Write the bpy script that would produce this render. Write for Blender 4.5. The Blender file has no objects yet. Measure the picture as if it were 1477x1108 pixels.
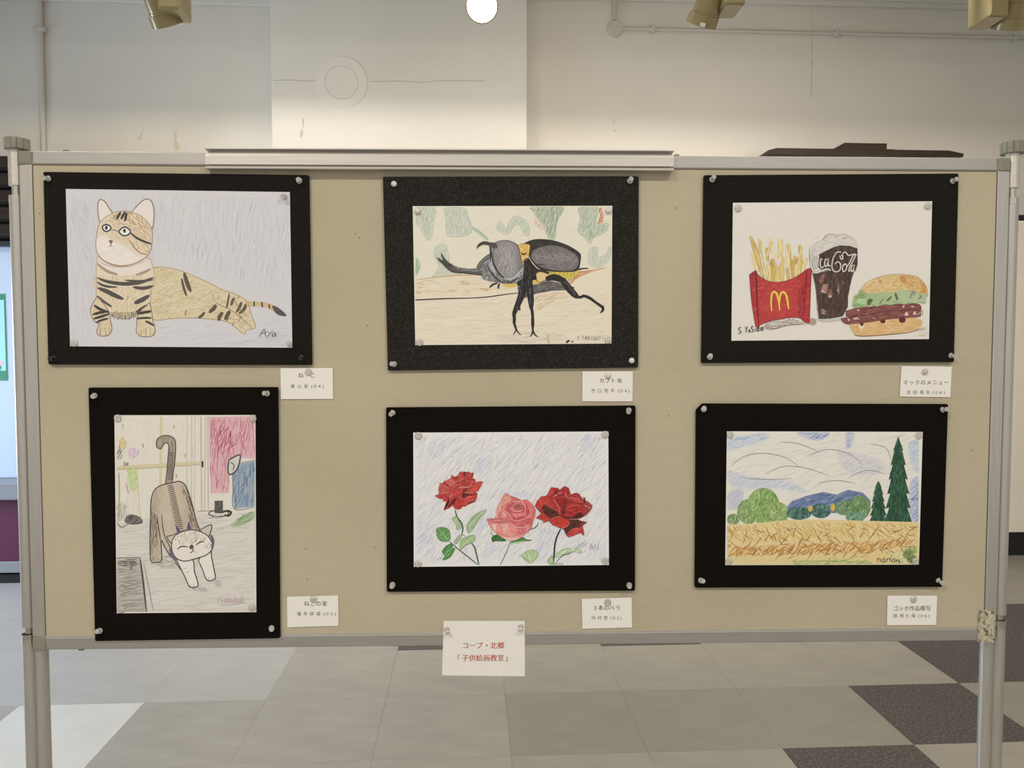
import bpy, bmesh, math, random
import numpy as np
from mathutils import Matrix, Vector
from mathutils.geometry import tessellate_polygon

random.seed(7)
RNG = np.random.default_rng(11)
scene = bpy.context.scene
COL = scene.collection

# ------------------------------------------------------------------ camera
F_PX, CX, CY = 1110.0, 738.5, 554.0
CAM_H = 1.325
def unit(v):
    v = np.array(v, float); return v / np.linalg.norm(v)
# board and room axes as seen from the camera (x right, y down, z forward)
r_x = unit((0.99885, -0.00388, 0.02682))
r_up = unit((0.00038, -0.99891, -0.0466))
t_bl = np.array((-0.87998, 0.48867, 1.41255))
fwd = np.array((-0.0545, 0.0, 1.0)); fwd = unit(fwd - r_up * fwd.dot(r_up))
MROWS = np.array([np.cross(fwd, r_up), fwd, r_up])
bx = MROWS @ r_x
BOARD_ANG = math.atan2(bx[1], bx[0])
BL = MROWS @ t_bl                      # lower left board corner relative to the camera
BW, BH = 1.8, 0.905
cosb, sinb = math.cos(BOARD_ANG), math.sin(BOARD_ANG)
CAM = np.array((-(BL[0] + cosb * BW / 2), -(BL[1] + sinb * BW / 2), CAM_H))
ZB = CAM_H + BL[2]                     # height of the board's lower edge
BOARD = Matrix.Rotation(BOARD_ANG, 4, 'Z')

cam_data = bpy.data.cameras.new('camera')
cam_data.sensor_width = 36.0
cam_data.lens = F_PX / 1477.0 * 36.0
cam_data.clip_start = 0.05
cam = bpy.data.objects.new('camera', cam_data)
COL.objects.link(cam)
cr = MROWS @ np.array((1, 0, 0)); cu = MROWS @ np.array((0, -1, 0)); cb = MROWS @ np.array((0, 0, -1))
cam.matrix_world = Matrix(((cr[0], cu[0], cb[0], CAM[0]), (cr[1], cu[1], cb[1], CAM[1]),
                           (cr[2], cu[2], cb[2], CAM[2]), (0, 0, 0, 1)))
scene.camera = cam

# ------------------------------------------------------------------ light and exposure
scene.view_settings.view_transform = 'Standard'
scene.view_settings.look = 'None'
scene.view_settings.exposure = 0.0
scene.view_settings.gamma = 1.0
scene.view_settings.use_curve_mapping = False
scene.cycles.use_denoising = True
scene.cycles.max_bounces = 8
world = bpy.data.worlds.new('hall_light'); scene.world = world
world.use_nodes = True
bg = world.node_tree.nodes['Background']
bg.inputs[0].default_value = (1.0, 0.94, 0.85, 1)
bg.inputs[1].default_value = 0.74

def area_light(name, loc, size, energy, color, rot=(0, 0, 0), parent=None):
    l = bpy.data.lights.new(name, 'AREA'); l.shape = 'RECTANGLE'
    l.size, l.size_y = size; l.energy = energy; l.color = color
    o = bpy.data.objects.new(name, l); COL.objects.link(o)
    o.location = loc; o.rotation_euler = rot
    if parent: o.parent = parent
    return o
CEIL_Z = 3.62
WARM = (1.0, 0.89, 0.73)
LAMPS = [(-1.7, -2.5, 70, 'in front of the panel on the window side'), (1.3, -2.5, 52, 'in front of the panel on the cabinet side'),
         (-1.6, 1.2, 44, 'behind the panel on the window side'), (1.3, 1.2, 44, 'behind the panel on the cabinet side')]
for lx, ly, e, w_ in LAMPS:
    area_light('ceiling_lamp_light', (lx, ly, CEIL_Z - 0.10), (1.2, 0.28), e, WARM)
# daylight falling in through the window of the left wall
area_light('window_daylight', (-4.42, 2.05, 1.15), (1.0, 1.5), 95, (0.58, 0.78, 1.0), (0, math.radians(-62), 0))

# ------------------------------------------------------------------ geometry helpers
def ray(px, py):
    return MROWS @ np.array(((px - CX) / F_PX, (py - CY) / F_PX, 1.0))
def wp(px, py, Y):
    """point of the vertical plane at depth Y behind a picture point"""
    d = ray(px, py); k = (Y - CAM[1]) / d[1]
    return CAM + d * k
NB = np.array((sinb, -cosb, 0.0))      # board normal, towards the viewer
XB = np.array((cosb, sinb, 0.0))
def bpts(P, d=0.0):
    """picture points -> (u, v) on the board plane lifted by d; u from the board's middle, v above floor"""
    P = np.atleast_2d(np.asarray(P, float))
    D = np.stack([(P[:, 0] - CX) / F_PX, (P[:, 1] - CY) / F_PX, np.ones(len(P))], 1) @ MROWS.T
    k = (d - CAM @ NB) / (D @ NB)
    W = CAM + D * k[:, None]
    return np.stack([W @ XB, W[:, 2]], 1)
def bp(px, py, d=0.0):
    return tuple(bpts([(px, py)], d)[0])

def link(o, parent=None):
    COL.objects.link(o)
    if parent is not None: o.parent = parent
    return o
def tag(o, label, cat, group=None):
    o['label'] = label; o['category'] = cat
    if group: o['group'] = group
    return o
def struct(o):
    o['kind'] = 'structure'; return o
def empty(name, M=None):
    o = bpy.data.objects.new(name, None); o.empty_display_size = 0.05
    COL.objects.link(o)
    if M is not None: o.matrix_world = M
    return o
def mesh_obj(name, bm, mat, parent=None, smooth=False, M=None):
    me = bpy.data.meshes.new(name)
    bmesh.ops.recalc_face_normals(bm, faces=bm.faces)
    bm.to_mesh(me); bm.free()
    if mat: me.materials.append(mat)
    if smooth:
        me.polygons.foreach_set('use_smooth', [True] * len(me.polygons))
        try: me.set_sharp_from_angle(angle=math.radians(35))
        except Exception: pass
    o = bpy.data.objects.new(name, me); link(o, parent)
    if M is not None: o.matrix_world = M
    return o
def box(bm, x0, x1, y0, y1, z0, z1, bev=0.0, M=None):
    vs = [bm.verts.new((x, y, z)) for x in (x0, x1) for y in (y0, y1) for z in (z0, z1)]
    fs = [bm.faces.new([vs[i] for i in q]) for q in
          ((0, 1, 3, 2), (4, 6, 7, 5), (0, 4, 5, 1), (2, 3, 7, 6), (0, 2, 6, 4), (1, 5, 7, 3))]
    if bev:
        es = list({e for f in fs for e in f.edges})
        r = bmesh.ops.bevel(bm, geom=es, offset=bev, segments=2, affect='EDGES', profile=0.5)
        vs = list({v for f in r['faces'] for v in f.verts} | {v for v in vs if v.is_valid})
    if M is not None:
        bmesh.ops.transform(bm, matrix=M, verts=vs)
def prism(bm, poly, y0, y1, axis='Y'):
    """polygon (a, b) extruded along an axis"""
    def pt(a, b, c):
        return (a, c, b) if axis == 'Y' else ((c, a, b) if axis == 'X' else (a, b, c))
    A = [bm.verts.new(pt(a, b, y0)) for a, b in poly]
    B = [bm.verts.new(pt(a, b, y1)) for a, b in poly]
    n = len(poly)
    bm.faces.new(A); bm.faces.new(B[::-1])
    for i in range(n):
        bm.faces.new((A[i], A[(i + 1) % n], B[(i + 1) % n], B[i]))
def lathe(bm, prof, seg=24, M=None, cap=True):
    """profile [(r, z)] turned round z"""
    rings = []
    for r, z in prof:
        rings.append([bm.verts.new((r * math.cos(2 * math.pi * i / seg), r * math.sin(2 * math.pi * i / seg), z)) for i in range(seg)])
    for a, b in zip(rings, rings[1:]):
        for i in range(seg):
            bm.faces.new((a[i], a[(i + 1) % seg], b[(i + 1) % seg], b[i]))
    if cap:
        bm.faces.new(rings[0][::-1]); bm.faces.new(rings[-1])
    if M is not None:
        bmesh.ops.transform(bm, matrix=M, verts=[v for r in rings for v in r])
def tube(bm, p, q, r, seg=16):
    p, q = Vector(p), Vector(q); d = q - p
    M = Matrix.Translation(p) @ d.to_track_quat('Z', 'Y').to_matrix().to_4x4()
    lathe(bm, [(r, 0), (r, d.length)], seg, M)

# ------------------------------------------------------------------ materials
def lin(c):
    c = np.asarray(c, float) / 255.0
    return np.where(c <= 0.04045, c / 12.92, ((c + 0.055) / 1.055) ** 2.4)
LF = np.array((0.86, 0.79, 0.69))       # colour of the hall's warm light on a neutral surface
def tone(rgb, k=1.0):
    """material colour of a thing seen as rgb under the warm hall light"""
    return tuple(np.clip(lin(rgb) / LF * k, 0.003, 0.92))
def mat(name, color, rough=0.6, metal=0.0, noise=None, bump=None, spec=0.5, **kw):
    m = bpy.data.materials.new(name); m.use_nodes = True
    nt = m.node_tree; b = nt.nodes['Principled BSDF']
    b.inputs['Base Color'].default_value = (*color, 1)
    b.inputs['Roughness'].default_value = rough
    b.inputs['Metallic'].default_value = metal
    b.inputs['Specular IOR Level'].default_value = spec
    for k, v in kw.items():
        b.inputs[k.replace('_', ' ')].default_value = v
    if noise or bump:
        tc = nt.nodes.new('ShaderNodeTexCoord')
    if noise:                            # (scale, second colour, low, high, stretch)
        sc, c2, lo, hi = noise[:4]
        n = nt.nodes.new('ShaderNodeTexNoise'); n.inputs['Scale'].default_value = sc
        n.inputs['Detail'].default_value = 6
        mp = nt.nodes.new('ShaderNodeMapping')
        mp.inputs['Scale'].default_value = noise[4] if len(noise) > 4 else (1, 1, 1)
        nt.links.new(tc.outputs['Object'], mp.inputs[0]); nt.links.new(mp.outputs[0], n.inputs['Vector'])
        r = nt.nodes.new('ShaderNodeMapRange'); r.inputs[1].default_value = lo; r.inputs[2].default_value = hi
        nt.links.new(n.outputs[0], r.inputs[0])
        mx = nt.nodes.new('ShaderNodeMix'); mx.data_type = 'RGBA'
        mx.inputs[6].default_value = (*color, 1); mx.inputs[7].default_value = (*c2, 1)
        nt.links.new(r.outputs[0], mx.inputs[0]); nt.links.new(mx.outputs[2], b.inputs['Base Color'])
    if bump:                             # (scale, strength, distance)
        n = nt.nodes.new('ShaderNodeTexNoise'); n.inputs['Scale'].default_value = bump[0]; n.inputs['Detail'].default_value = 4
        nt.links.new(tc.outputs['Object'], n.inputs['Vector'])
        bn = nt.nodes.new('ShaderNodeBump'); bn.inputs['Strength'].default_value = bump[1]; bn.inputs['Distance'].default_value = bump[2]
        nt.links.new(n.outputs[0], bn.inputs['Height']); nt.links.new(bn.outputs[0], b.inputs['Normal'])
    return m
def emit(name, color, strength):
    m = bpy.data.materials.new(name); m.use_nodes = True
    b = m.node_tree.nodes['Principled BSDF']
    b.inputs['Base Color'].default_value = (*color, 1)
    b.inputs['Emission Color'].default_value = (*color, 1); b.inputs['Emission Strength'].default_value = strength
    return m

M_WALL = mat('wall_paint', (0.70, 0.685, 0.65), 0.5, bump=(14, 0.12, 0.004), noise=(1.1, (0.62, 0.605, 0.57), 0.4, 0.75))
M_COLUMN = mat('column_paint', (0.76, 0.745, 0.71), 0.38, bump=(10, 0.1, 0.004), noise=(0.9, (0.69, 0.675, 0.64), 0.4, 0.75))
M_CEIL = mat('ceiling_paint', (0.75, 0.73, 0.70), 0.8)
M_PIPE = mat('pipe_paint', (0.56, 0.54, 0.50), 0.5)
M_SCREED = mat('floor_screed', (0.22, 0.21, 0.19), 0.7)
M_TILE = [mat('vinyl_tile_grey', (0.28, 0.268, 0.245), 0.40, noise=(5, (0.33, 0.318, 0.292), 0.35, 0.7, (1, 2.2, 1)), bump=(120, 0.05, 0.001)),
          mat('vinyl_tile_beige', (0.275, 0.262, 0.228), 0.40, noise=(6, (0.315, 0.30, 0.264), 0.35, 0.7, (1, 2.2, 1)), bump=(120, 0.05, 0.001)),
          mat('vinyl_tile_shaded', (0.235, 0.224, 0.197), 0.42, noise=(6, (0.265, 0.252, 0.222), 0.35, 0.7, (1, 2.2, 1)), bump=(120, 0.05, 0.001)),  # darker mix puts the floor's shadow band into the tile colour
          mat('vinyl_tile_daylit', (0.37, 0.365, 0.355), 0.34, noise=(5, (0.335, 0.33, 0.32), 0.35, 0.7, (1, 2.2, 1)), bump=(120, 0.05, 0.001)),  # lighter mix puts the window's daylight into the tile colour
          mat('vinyl_tile_pale', (0.55, 0.55, 0.535), 0.34, noise=(6, (0.50, 0.50, 0.485), 0.35, 0.7), bump=(120, 0.05, 0.001))]
M_DARKTILE = mat('flecked_dark_tile', (0.045, 0.042, 0.042), 0.6, noise=(150, (0.17, 0.155, 0.142), 0.45, 0.75, (1, 0.6, 1)), bump=(300, 0.1, 0.001))
M_ALU = mat('satin_aluminium', (0.455, 0.45, 0.445), 0.40, 0.7, noise=(220, (0.41, 0.405, 0.40), 0.3, 0.7, (0.05, 1, 1)))
M_ALU_V = mat('satin_aluminium_upright', (0.55, 0.54, 0.525), 0.36, 0.75, noise=(220, (0.49, 0.48, 0.465), 0.3, 0.7, (1, 1, 0.05)))
M_RAIL = mat('bright_aluminium', (0.68, 0.66, 0.62), 0.36, 0.7, noise=(300, (0.60, 0.58, 0.55), 0.3, 0.7, (0.03, 1, 1)))
M_CHROME = mat('chromed_steel', (0.62, 0.60, 0.57), 0.18, 1.0)
M_CAP = mat('grey_green_plastic', (0.22, 0.22, 0.185), 0.55, noise=(60, (0.26, 0.26, 0.22), 0.4, 0.7))
M_FABRIC = mat('beige_panel_cloth', tone((177, 164, 137)), 0.9, noise=(3.0, tone((168, 155, 128)), 0.35, 0.7), bump=(70, 0.5, 0.003), spec=0.2)
M_TAPE = mat('crumpled_tape', tone((176, 166, 138)), 0.4, noise=(140, tone((96, 84, 62)), 0.5, 0.62), bump=(150, 0.6, 0.002))
M_MOUNT = [mat('black_mount_board', (0.011, 0.0098, 0.0085), 0.85, noise=(420, (0.021, 0.019, 0.017), 0.5, 0.75), bump=(500, 0.25, 0.0006), spec=0.12),
           mat('charcoal_mount_board', (0.016, 0.015, 0.014), 0.85, noise=(330, (0.042, 0.039, 0.036), 0.48, 0.72), bump=(400, 0.35, 0.0008), spec=0.15),
           mat('deep_black_mount_board', (0.0055, 0.0046, 0.0038), 0.85, noise=(420, (0.011, 0.0095, 0.008), 0.5, 0.75), bump=(500, 0.2, 0.0006), spec=0.07)]
M_HOLE = mat('pin_hole', (0.004, 0.004, 0.004), 0.9)
M_CARD = mat('white_card', tone((222, 214, 202)), 0.75, bump=(40, 0.08, 0.001))
M_INK = mat('black_ink', (0.05, 0.045, 0.04), 0.8)
M_REDINK = mat('red_ink', tone((196, 62, 52)), 0.8)
M_CLEAR = mat('clear_plastic', (0.97, 0.96, 0.94), 0.06, 0.0, spec=0.8, Transmission_Weight=0.62, IOR=1.45)
M_WHITEPIN = mat('white_plastic', (0.74, 0.72, 0.68), 0.35)
M_PEARL = mat('pearl_plastic', (0.66, 0.62, 0.55), 0.15, 0.3)
M_BLACKPIN = mat('black_plastic', (0.012, 0.012, 0.012), 0.3)
M_LAMP = mat('beige_lamp_enamel', tone((136, 120, 80)), 0.22, 0.15, spec=0.6)
M_BULB = emit('lit_bulb', (1.0, 0.90, 0.72), 28.0)
M_DIFF = emit('lit_diffuser', (1.0, 0.93, 0.82), 3.0)
M_DARKWOOD = mat('dark_wood', (0.022, 0.013, 0.007), 0.6, noise=(30, (0.036, 0.022, 0.013), 0.4, 0.7, (0.2, 1, 1)))
M_BLACK = mat('black_paint', (0.008, 0.008, 0.009), 0.5)
# ================================================================== the room
WALL_Y, COL_Y = 3.36, 3.24
XL, XR, YF = -4.6, 4.6, -4.6
bm = bmesh.new(); box(bm, XL, XR, YF, WALL_Y + 0.15, -0.12, -0.006)
floor = struct(mesh_obj('floor', bm, M_SCREED))
# tile grid read from the joints of the floor: one corner where the dark tiles meet
T = 0.45
c0 = CAM + ray(1383, 985.5) * (CAM[2] / -ray(1383, 985.5)[2])    # left near corner of dark tile (row 3, column 5)
def tile_mesh(name, m):
    b = bmesh.new(); g = 0.0002
    box(b, g, T - g, g, T - g, -0.006, 0.0, 0.0004)
    me = bpy.data.meshes.new(name); b.to_mesh(me); b.free(); me.materials.append(m); return me
tile_me = [tile_mesh('floor_tile', m) for m in M_TILE]; dark_me = tile_mesh('flecked_tile', M_DARKTILE)
for r in range(-4, 9):
    for c in range(-8, 11):
        x, y = c0[0] + (c - 5) * T, c0[1] + (r - 3) * T
        if y > WALL_Y - 0.02 or x < XL or x + T > XR: continue
        dark = (r, c) in ((1, 3), (2, 4), (2, 6), (1, 5), (1, 7)) or r == 3 and c >= 5 or r == 4 and (c >= 4 or c in (0, 2))
        k = 4 if (r, c) == (2, -3) else 3 if r >= 3 and c <= -2 else 0 if c <= 0 else 2 if r == 2 else 1   # newer pale tile; left back rows carry painted daylight, darker row painted shade
        o = bpy.data.objects.new('flecked_tile' if dark else 'floor_tile', dark_me if dark else tile_me[k])
        link(o, floor); o.location = (x, y, 0)

bm = bmesh.new(); box(bm, XL, XR, WALL_Y, WALL_Y + 0.15, 0, CEIL_Z)
wall_back = struct(mesh_obj('wall_back', bm, M_WALL))
a, b = wp(391, 120, COL_Y), wp(760, 120, COL_Y)
bm = bmesh.new(); box(bm, a[0], b[0], COL_Y, WALL_Y, 0, CEIL_Z, 0.004)
wall_column = struct(mesh_obj('wall_column', bm, M_COLUMN))
# left wall with the window opening
wy0, wy1, wz0, wz1 = 1.25, 2.85, 0.65, 2.45
bm = bmesh.new()
box(bm, XL - .15, XL, YF, wy0, 0, CEIL_Z); box(bm, XL - .15, XL, wy1, WALL_Y + .15, 0, CEIL_Z)
box(bm, XL - .15, XL, wy0, wy1, 0, wz0); box(bm, XL - .15, XL, wy0, wy1, wz1, CEIL_Z)
wall_left = struct(mesh_obj('wall_left', bm, M_WALL))
bm = bmesh.new(); box(bm, XR, XR + .15, YF, WALL_Y + .15, 0, CEIL_Z)
wall_right = struct(mesh_obj('wall_right', bm, M_WALL))
bm = bmesh.new(); box(bm, XL - .15, XR + .15, YF, WALL_Y + .15, CEIL_Z, CEIL_Z + .12)
ceiling = struct(mesh_obj('ceiling', bm, M_CEIL))
M_GLASS = mat('window_glass', (0.9, 0.95, 1.0), 0.02, Transmission_Weight=1.0, IOR=1.1)
M_FRAME = mat('white_window_frame', (0.7, 0.7, 0.7), 0.4)
win = struct(empty('window_1', Matrix.Translation((XL - .07, (wy0 + wy1) / 2, wz0))))
hw, hh = (wy1 - wy0) / 2, wz1 - wz0
bm = bmesh.new()
for y0, y1, z0, z1 in ((-hw, -hw + .05, 0, hh), (hw - .05, hw, 0, hh), (-hw + .05, hw - .05, 0, .05), (-hw + .05, hw - .05, hh - .05, hh), (-.02, .02, .05, hh - .05)):
    box(bm, -.03, .03, y0, y1, z0, z1)
mesh_obj('window_frame', bm, M_FRAME, win)
for s in (-1, 1):
    bm = bmesh.new(); box(bm, -.004, .004, min(s * .02, s * (hw - .05)), max(s * .02, s * (hw - .05)), .05, hh - .05)
    mesh_obj('pane', bm, M_GLASS, win)
# mouldings at the top of the back wall
def moulding(name, x0, x1, z0, z1, d):
    bm = bmesh.new(); box(bm, x0, x1, WALL_Y - d, WALL_Y, z0, z1, 0.004)
    return struct(mesh_obj(name, bm, M_WALL))
zt = wp(200, 6, WALL_Y)[2]
moulding('trim_1', XL, a[0], zt, CEIL_Z, 0.03)
zt = wp(1100, 8, WALL_Y)[2]
moulding('trim_2', b[0], XR, zt, CEIL_Z, 0.03); moulding('trim_3', b[0], XR, wp(1100, 2, WALL_Y)[2], CEIL_Z, 0.05)

# unseen bulkhead beam, added to shade the top of the back wall
bm = bmesh.new(); box(bm, XL, XR, 2.0, 2.2, 3.21, CEIL_Z, .004); struct(mesh_obj('shading_beam', bm, M_CEIL))
# ceiling lamps of the hall
for i, (lx, ly, e, where) in enumerate(LAMPS):
    root = empty('ceiling_lamp', Matrix.Translation((lx, ly, CEIL_Z)))
    tag(root, 'long white ceiling lamp ' + where, 'lamp', 'ceiling lamps')
    bm = bmesh.new(); box(bm, -.64, .64, -.17, .17, -.05, 0, .006); mesh_obj('housing', bm, M_FRAME, root)
    bm = bmesh.new(); box(bm, -.60, .60, -.14, .14, -.075, -.05, .006); mesh_obj('diffuser', bm, M_DIFF, root)

# --- pipes and plates on the back wall
def pipe(name, pts, r, label, clamps=()):
    root = empty(name, Matrix.Translation(pts[0]))
    o0 = Vector(pts[0])
    bm = bmesh.new()
    for p, q in zip(pts, pts[1:]): tube(bm, Vector(p) - o0, Vector(q) - o0, r, 14)
    mesh_obj('pipe', bm, M_PIPE, root, True)
    for c in clamps:
        bm = bmesh.new(); x, y, z = Vector(c[:3]) - o0
        if c[3] == 'v': box(bm, x - r * 2.1, x + r * 2.1, y - r * 1.25, y + r, z - .012, z + .012, .003)
        else: box(bm, x - .012, x + .012, y - r * 1.25, y + r, z - r * 2.1, z + r * 2.1, .003)
        mesh_obj('clamp', bm, M_PIPE, root)
    return tag(root, label, 'pipe')
PY = WALL_Y - 0.017
p0, p1 = wp(56, -30, PY), wp(64, 240, PY)
x = (p0[0] + p1[0]) / 2
pipe('wall_pipe', [(x, PY, CEIL_Z - .01), (x, PY, 0.2)], 0.0155, 'painted vertical pipe running down the white wall beside the panel post',
     [(x, PY, wp(60, 43, PY)[2], 'v')])
jb = wp(887.5, 41, PY)
pe = (XR - .02, PY, jb[2])
cl = [(wp(px, 45, PY)[0], PY, jb[2], 'h') for px in (942, 1207, 1465)]
pipe('cable_conduit', [(jb[0], PY, jb[2]), pe], 0.0105, 'painted horizontal cable conduit running along the wall from the round box', cl)
pipe('cable_conduit', [(jb[0] - .004, PY, jb[2] + .05), (jb[0] - .004, PY, CEIL_Z - .01)], 0.0105, 'short painted vertical conduit rising from the round junction box')
bm = bmesh.new()
lathe(bm, [(0.049, 0), (0.049, .02), (.046, .026), (.040, .027), (.0395, .0255), (.001, .0255)], 32, Matrix.Translation((jb[0], WALL_Y, jb[2])) @ Matrix.Rotation(math.pi / 2, 4, 'X'))
tag(mesh_obj('junction_box', bm, M_PIPE, None, True), 'round painted junction box where two conduits meet on the wall', 'junction box')
pc = wp(493, 119, COL_Y); R = abs(wp(530, 119, COL_Y)[0] - pc[0])
root = empty('round_cover_plate', Matrix.Translation(pc) @ Matrix.Rotation(math.pi / 2, 4, 'X'))
tag(root, 'round white cover plate with a raised ring painted over on the wall column', 'cover plate')
bm = bmesh.new(); lathe(bm, [(R, -.01), (R, .003), (R * .985, .0042), (R * .665, .0042), (R * .65, .001), (R * .64, .001)], 64, None, False)
mesh_obj('ring', bm, M_COLUMN, root)
bm = bmesh.new(); lathe(bm, [(R * .635, -.01), (R * .635, .0028), (R * .62, .0038), (.001, .0038)], 64); mesh_obj('disc', bm, M_COLUMN, root)
bm = bmesh.new(); lathe(bm, [(.004, .003), (.004, .0046), (.001, .0048)], 12); mesh_obj('screw', bm, M_PIPE, root)
# hairline cracks: thin darker strips laid on the wall
M_CRACK = mat('crack', (0.38, 0.365, 0.335), 0.9)
M_CHIP = mat('bare_plaster', (0.60, 0.55, 0.44), 0.9)
def crack(pts, Y, w, m=M_CRACK, parent=None, name='crack'):
    P = [wp(x, y, Y) for x, y in pts]
    bm = bmesh.new()
    for p, q in zip(P, P[1:]):
        d = unit(q - p); n = np.array((-d[2], 0, d[0])) * w / 2
        vs = [bm.verts.new(tuple(v + np.array((0, -.0006, 0)))) for v in (p - n, q - n, q + n, p + n)]
        bm.faces.new(vs)
    o = mesh_obj(name, bm, m, parent); return o
crack([(394, 116), (420, 115.5), (440, 117), (454, 116.5)], COL_Y, .003, parent=wall_column)
crack([(533, 117.5), (580, 117), (610, 119), (640, 116), (700, 117)], COL_Y, .003, parent=wall_column)
crack([(1171, 12), (1171.5, 60), (1171, 95)], WALL_Y, .002, parent=wall_back)
crack([(1172, 88), (1170.5, 108), (1170, 140)], WALL_Y, .003, parent=wall_back)
def chips(rects, Y, parent):
    for pts in rects:
        P = [wp(x, y, Y) for x, y in pts]
        bm = bmesh.new(); bm.faces.new([bm.verts.new((p[0], Y - .0007, p[2])) for p in P])
        mesh_obj('paint_chip', bm, M_CHIP, parent)
chips([[(251, 190), (254.5, 189), (255, 203), (258.5, 207), (258.5, 217), (251, 217)],
       [(198, 199), (203, 195), (205, 187), (207, 187), (204, 201), (199, 202)],
       [(884, 176), (887, 175), (886, 180), (884, 180)], [(887.5, 171), (890, 171), (889.5, 176), (888, 175)], [(885, 187), (888, 187), (887.5, 191), (885, 190)]], WALL_Y, wall_back)
chips([[(433, 190), (436, 186), (437.5, 192), (435, 199), (433, 198)], [(436, 172), (438.5, 171), (438, 184), (436.5, 183)]], COL_Y, wall_column)

# --- dark wall shelf with a box, seen above the panel's top edge
SY = 3.02
p, q = wp(1108, 217, SY), wp(1390, 219, SY)
root = empty('wall_shelf', Matrix.Translation(((p[0] + q[0]) / 2, WALL_Y, p[2] - .06)))
tag(root, 'long dark brown wooden wall shelf with tapered ends behind the display panel', 'shelf')
L2 = (q[0] - p[0]) / 2; D = WALL_Y - SY
bm = bmesh.new()
prism(bm, [(-L2, .04), (-L2, .061), (-L2 + .05, .075), (L2 - .09, .075), (L2, .058), (L2, .04)], -D, 0)
mesh_obj('shelf_board', bm, M_DARKWOOD, root)
for s in (-.7, .7):
    bm = bmesh.new(); prism(bm, [(-D * .8, .04), (0, .04), (0, -.2)], s * L2 - .012, s * L2 + .012, 'X'); mesh_obj('bracket', bm, M_DARKWOOD, root)
pa, pb = wp(1214, 219, SY + .04), wp(1284, 207, SY + .04)
root = empty('wooden_box', Matrix.Translation(((pa[0] + pb[0]) / 2, SY + .14, p[2] + .015)))
tag(root, 'small dark brown wooden box standing on the long wall shelf', 'box')
w = (pb[0] - pa[0]) / 2; h = pb[2] - (p[2] + .015)
bm = bmesh.new(); prism(bm, [(-w, 0), (-w, h * .75), (-w + .015, h), (w - .02, h), (w - .02, 0)], -.1, .1); mesh_obj('body', bm, M_DARKWOOD, root)
bm = bmesh.new(); box(bm, w - .02, w + .03, -.1, .1, 0, h * .3, .003); mesh_obj('step', bm, M_DARKWOOD, root)

# --- left: maroon counter with a pale panel and poster, louvred box above
LY = 3.0
def zof(py, px=12, Y=LY): return wp(px, py, Y)[2]
xr = wp(150, 500, LY)[0]; xl = XL + .05
M_MAROON = mat('maroon_laminate', (0.085, 0.011, 0.042), 0.45)
M_PALE = mat('pale_panel', (0.44, 0.53, 0.68), 0.45)
M_GREYTRIM = mat('grey_trim', (0.22, 0.23, 0.26), 0.45)
root = empty('counter', Matrix.Translation(((xl + xr) / 2, LY, 0)))
tag(root, 'maroon counter front with a grey ledge and pale upper panel beside the panel post', 'counter')
hwid = (xr - xl) / 2
bm = bmesh.new(); box(bm, -hwid, hwid, .02, .3, 0, zof(830), .0); mesh_obj('toe_kick', bm, M_BLACK, root)
bm = bmesh.new(); box(bm, -hwid, hwid, -.01, .3, zof(826), zof(810), .004); mesh_obj('plinth', bm, M_GREYTRIM, root)
bm = bmesh.new(); box(bm, -hwid, hwid, 0, .3, zof(810), zof(716), 0); mesh_obj('front_panel', bm, M_MAROON, root)
bm = bmesh.new(); box(bm, -hwid, hwid, -.06, .3, zof(719), zof(694), .008); mesh_obj('ledge', bm, M_GREYTRIM, root)
bm = bmesh.new(); box(bm, -hwid, hwid, .1, .3, zof(694), zof(352), .006); mesh_obj('upper_panel', bm, M_PALE, root)
bm = bmesh.new(); box(bm, -hwid, hwid, .06, .3, zof(352), zof(346), .0); mesh_obj('top_bar', bm, M_BLACK, root)
PYY = LY + .1
root = empty('poster', Matrix.Translation((wp(-90, 488, PYY)[0], PYY - .001, zof(549, 5, PYY))))
tag(root, 'green bordered poster with pink flowers on a pale blue ground on the counter panel', 'poster')
pw = wp(9.5, 488, PYY)[0] - wp(-90, 488, PYY)[0]; ph = zof(424, 5, PYY) - zof(549, 5, PYY)
M_PGREEN = mat('poster_green', (0.02, 0.20, 0.12), 0.5); M_PBLUE = mat('poster_blue', (0.30, 0.62, 0.72), 0.5)
M_PPINK = mat('poster_pink', (0.75, 0.42, 0.50), 0.5)
bm = bmesh.new(); box(bm, -pw, pw, -.002, 0, 0, ph); mesh_obj('border', bm, M_PGREEN, root)
bm = bmesh.new(); box(bm, -pw + .02, pw - .006, -.003, -.002, ph * .115, ph * .93); mesh_obj('picture', bm, M_PBLUE, root)
for i in range(26):
    bm = bmesh.new(); x = random.uniform(-pw + .06, pw - .02); z = ph * random.uniform(.18, .42) if i % 4 else ph * random.uniform(.5, .85)
    lathe(bm, [(.012, 0), (.010, .001), (.001, .0012)], 7, Matrix.Translation((x, -.003, z)) @ Matrix.Rotation(math.pi / 2, 4, 'X')); mesh_obj('flower', bm, M_PPINK, root)
    bm = bmesh.new(); box(bm, x - .002, x + .002, -.0035, -.003, z - ph * .07, z - .012); mesh_obj('flower_stem', bm, M_PGREEN, root)
root = empty('louvre_box', Matrix.Translation(((xl + xr) / 2, LY + .05, zof(344))))
tag(root, 'dark brown slatted louvre box mounted on the wall above the pale counter panel', 'louvre')
zh = zof(219) - zof(344)
bm = bmesh.new(); box(bm, -hwid, hwid, .05, WALL_Y - LY - .052, 0, zh); mesh_obj('case', bm, M_BLACK, root)
ns = 5
M_SLAT = mat('dark_slat', (0.010, 0.006, 0.003), 0.6, noise=(30, (0.02, 0.012, 0.006), 0.4, 0.7, (0.2, 1, 1)))
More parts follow.
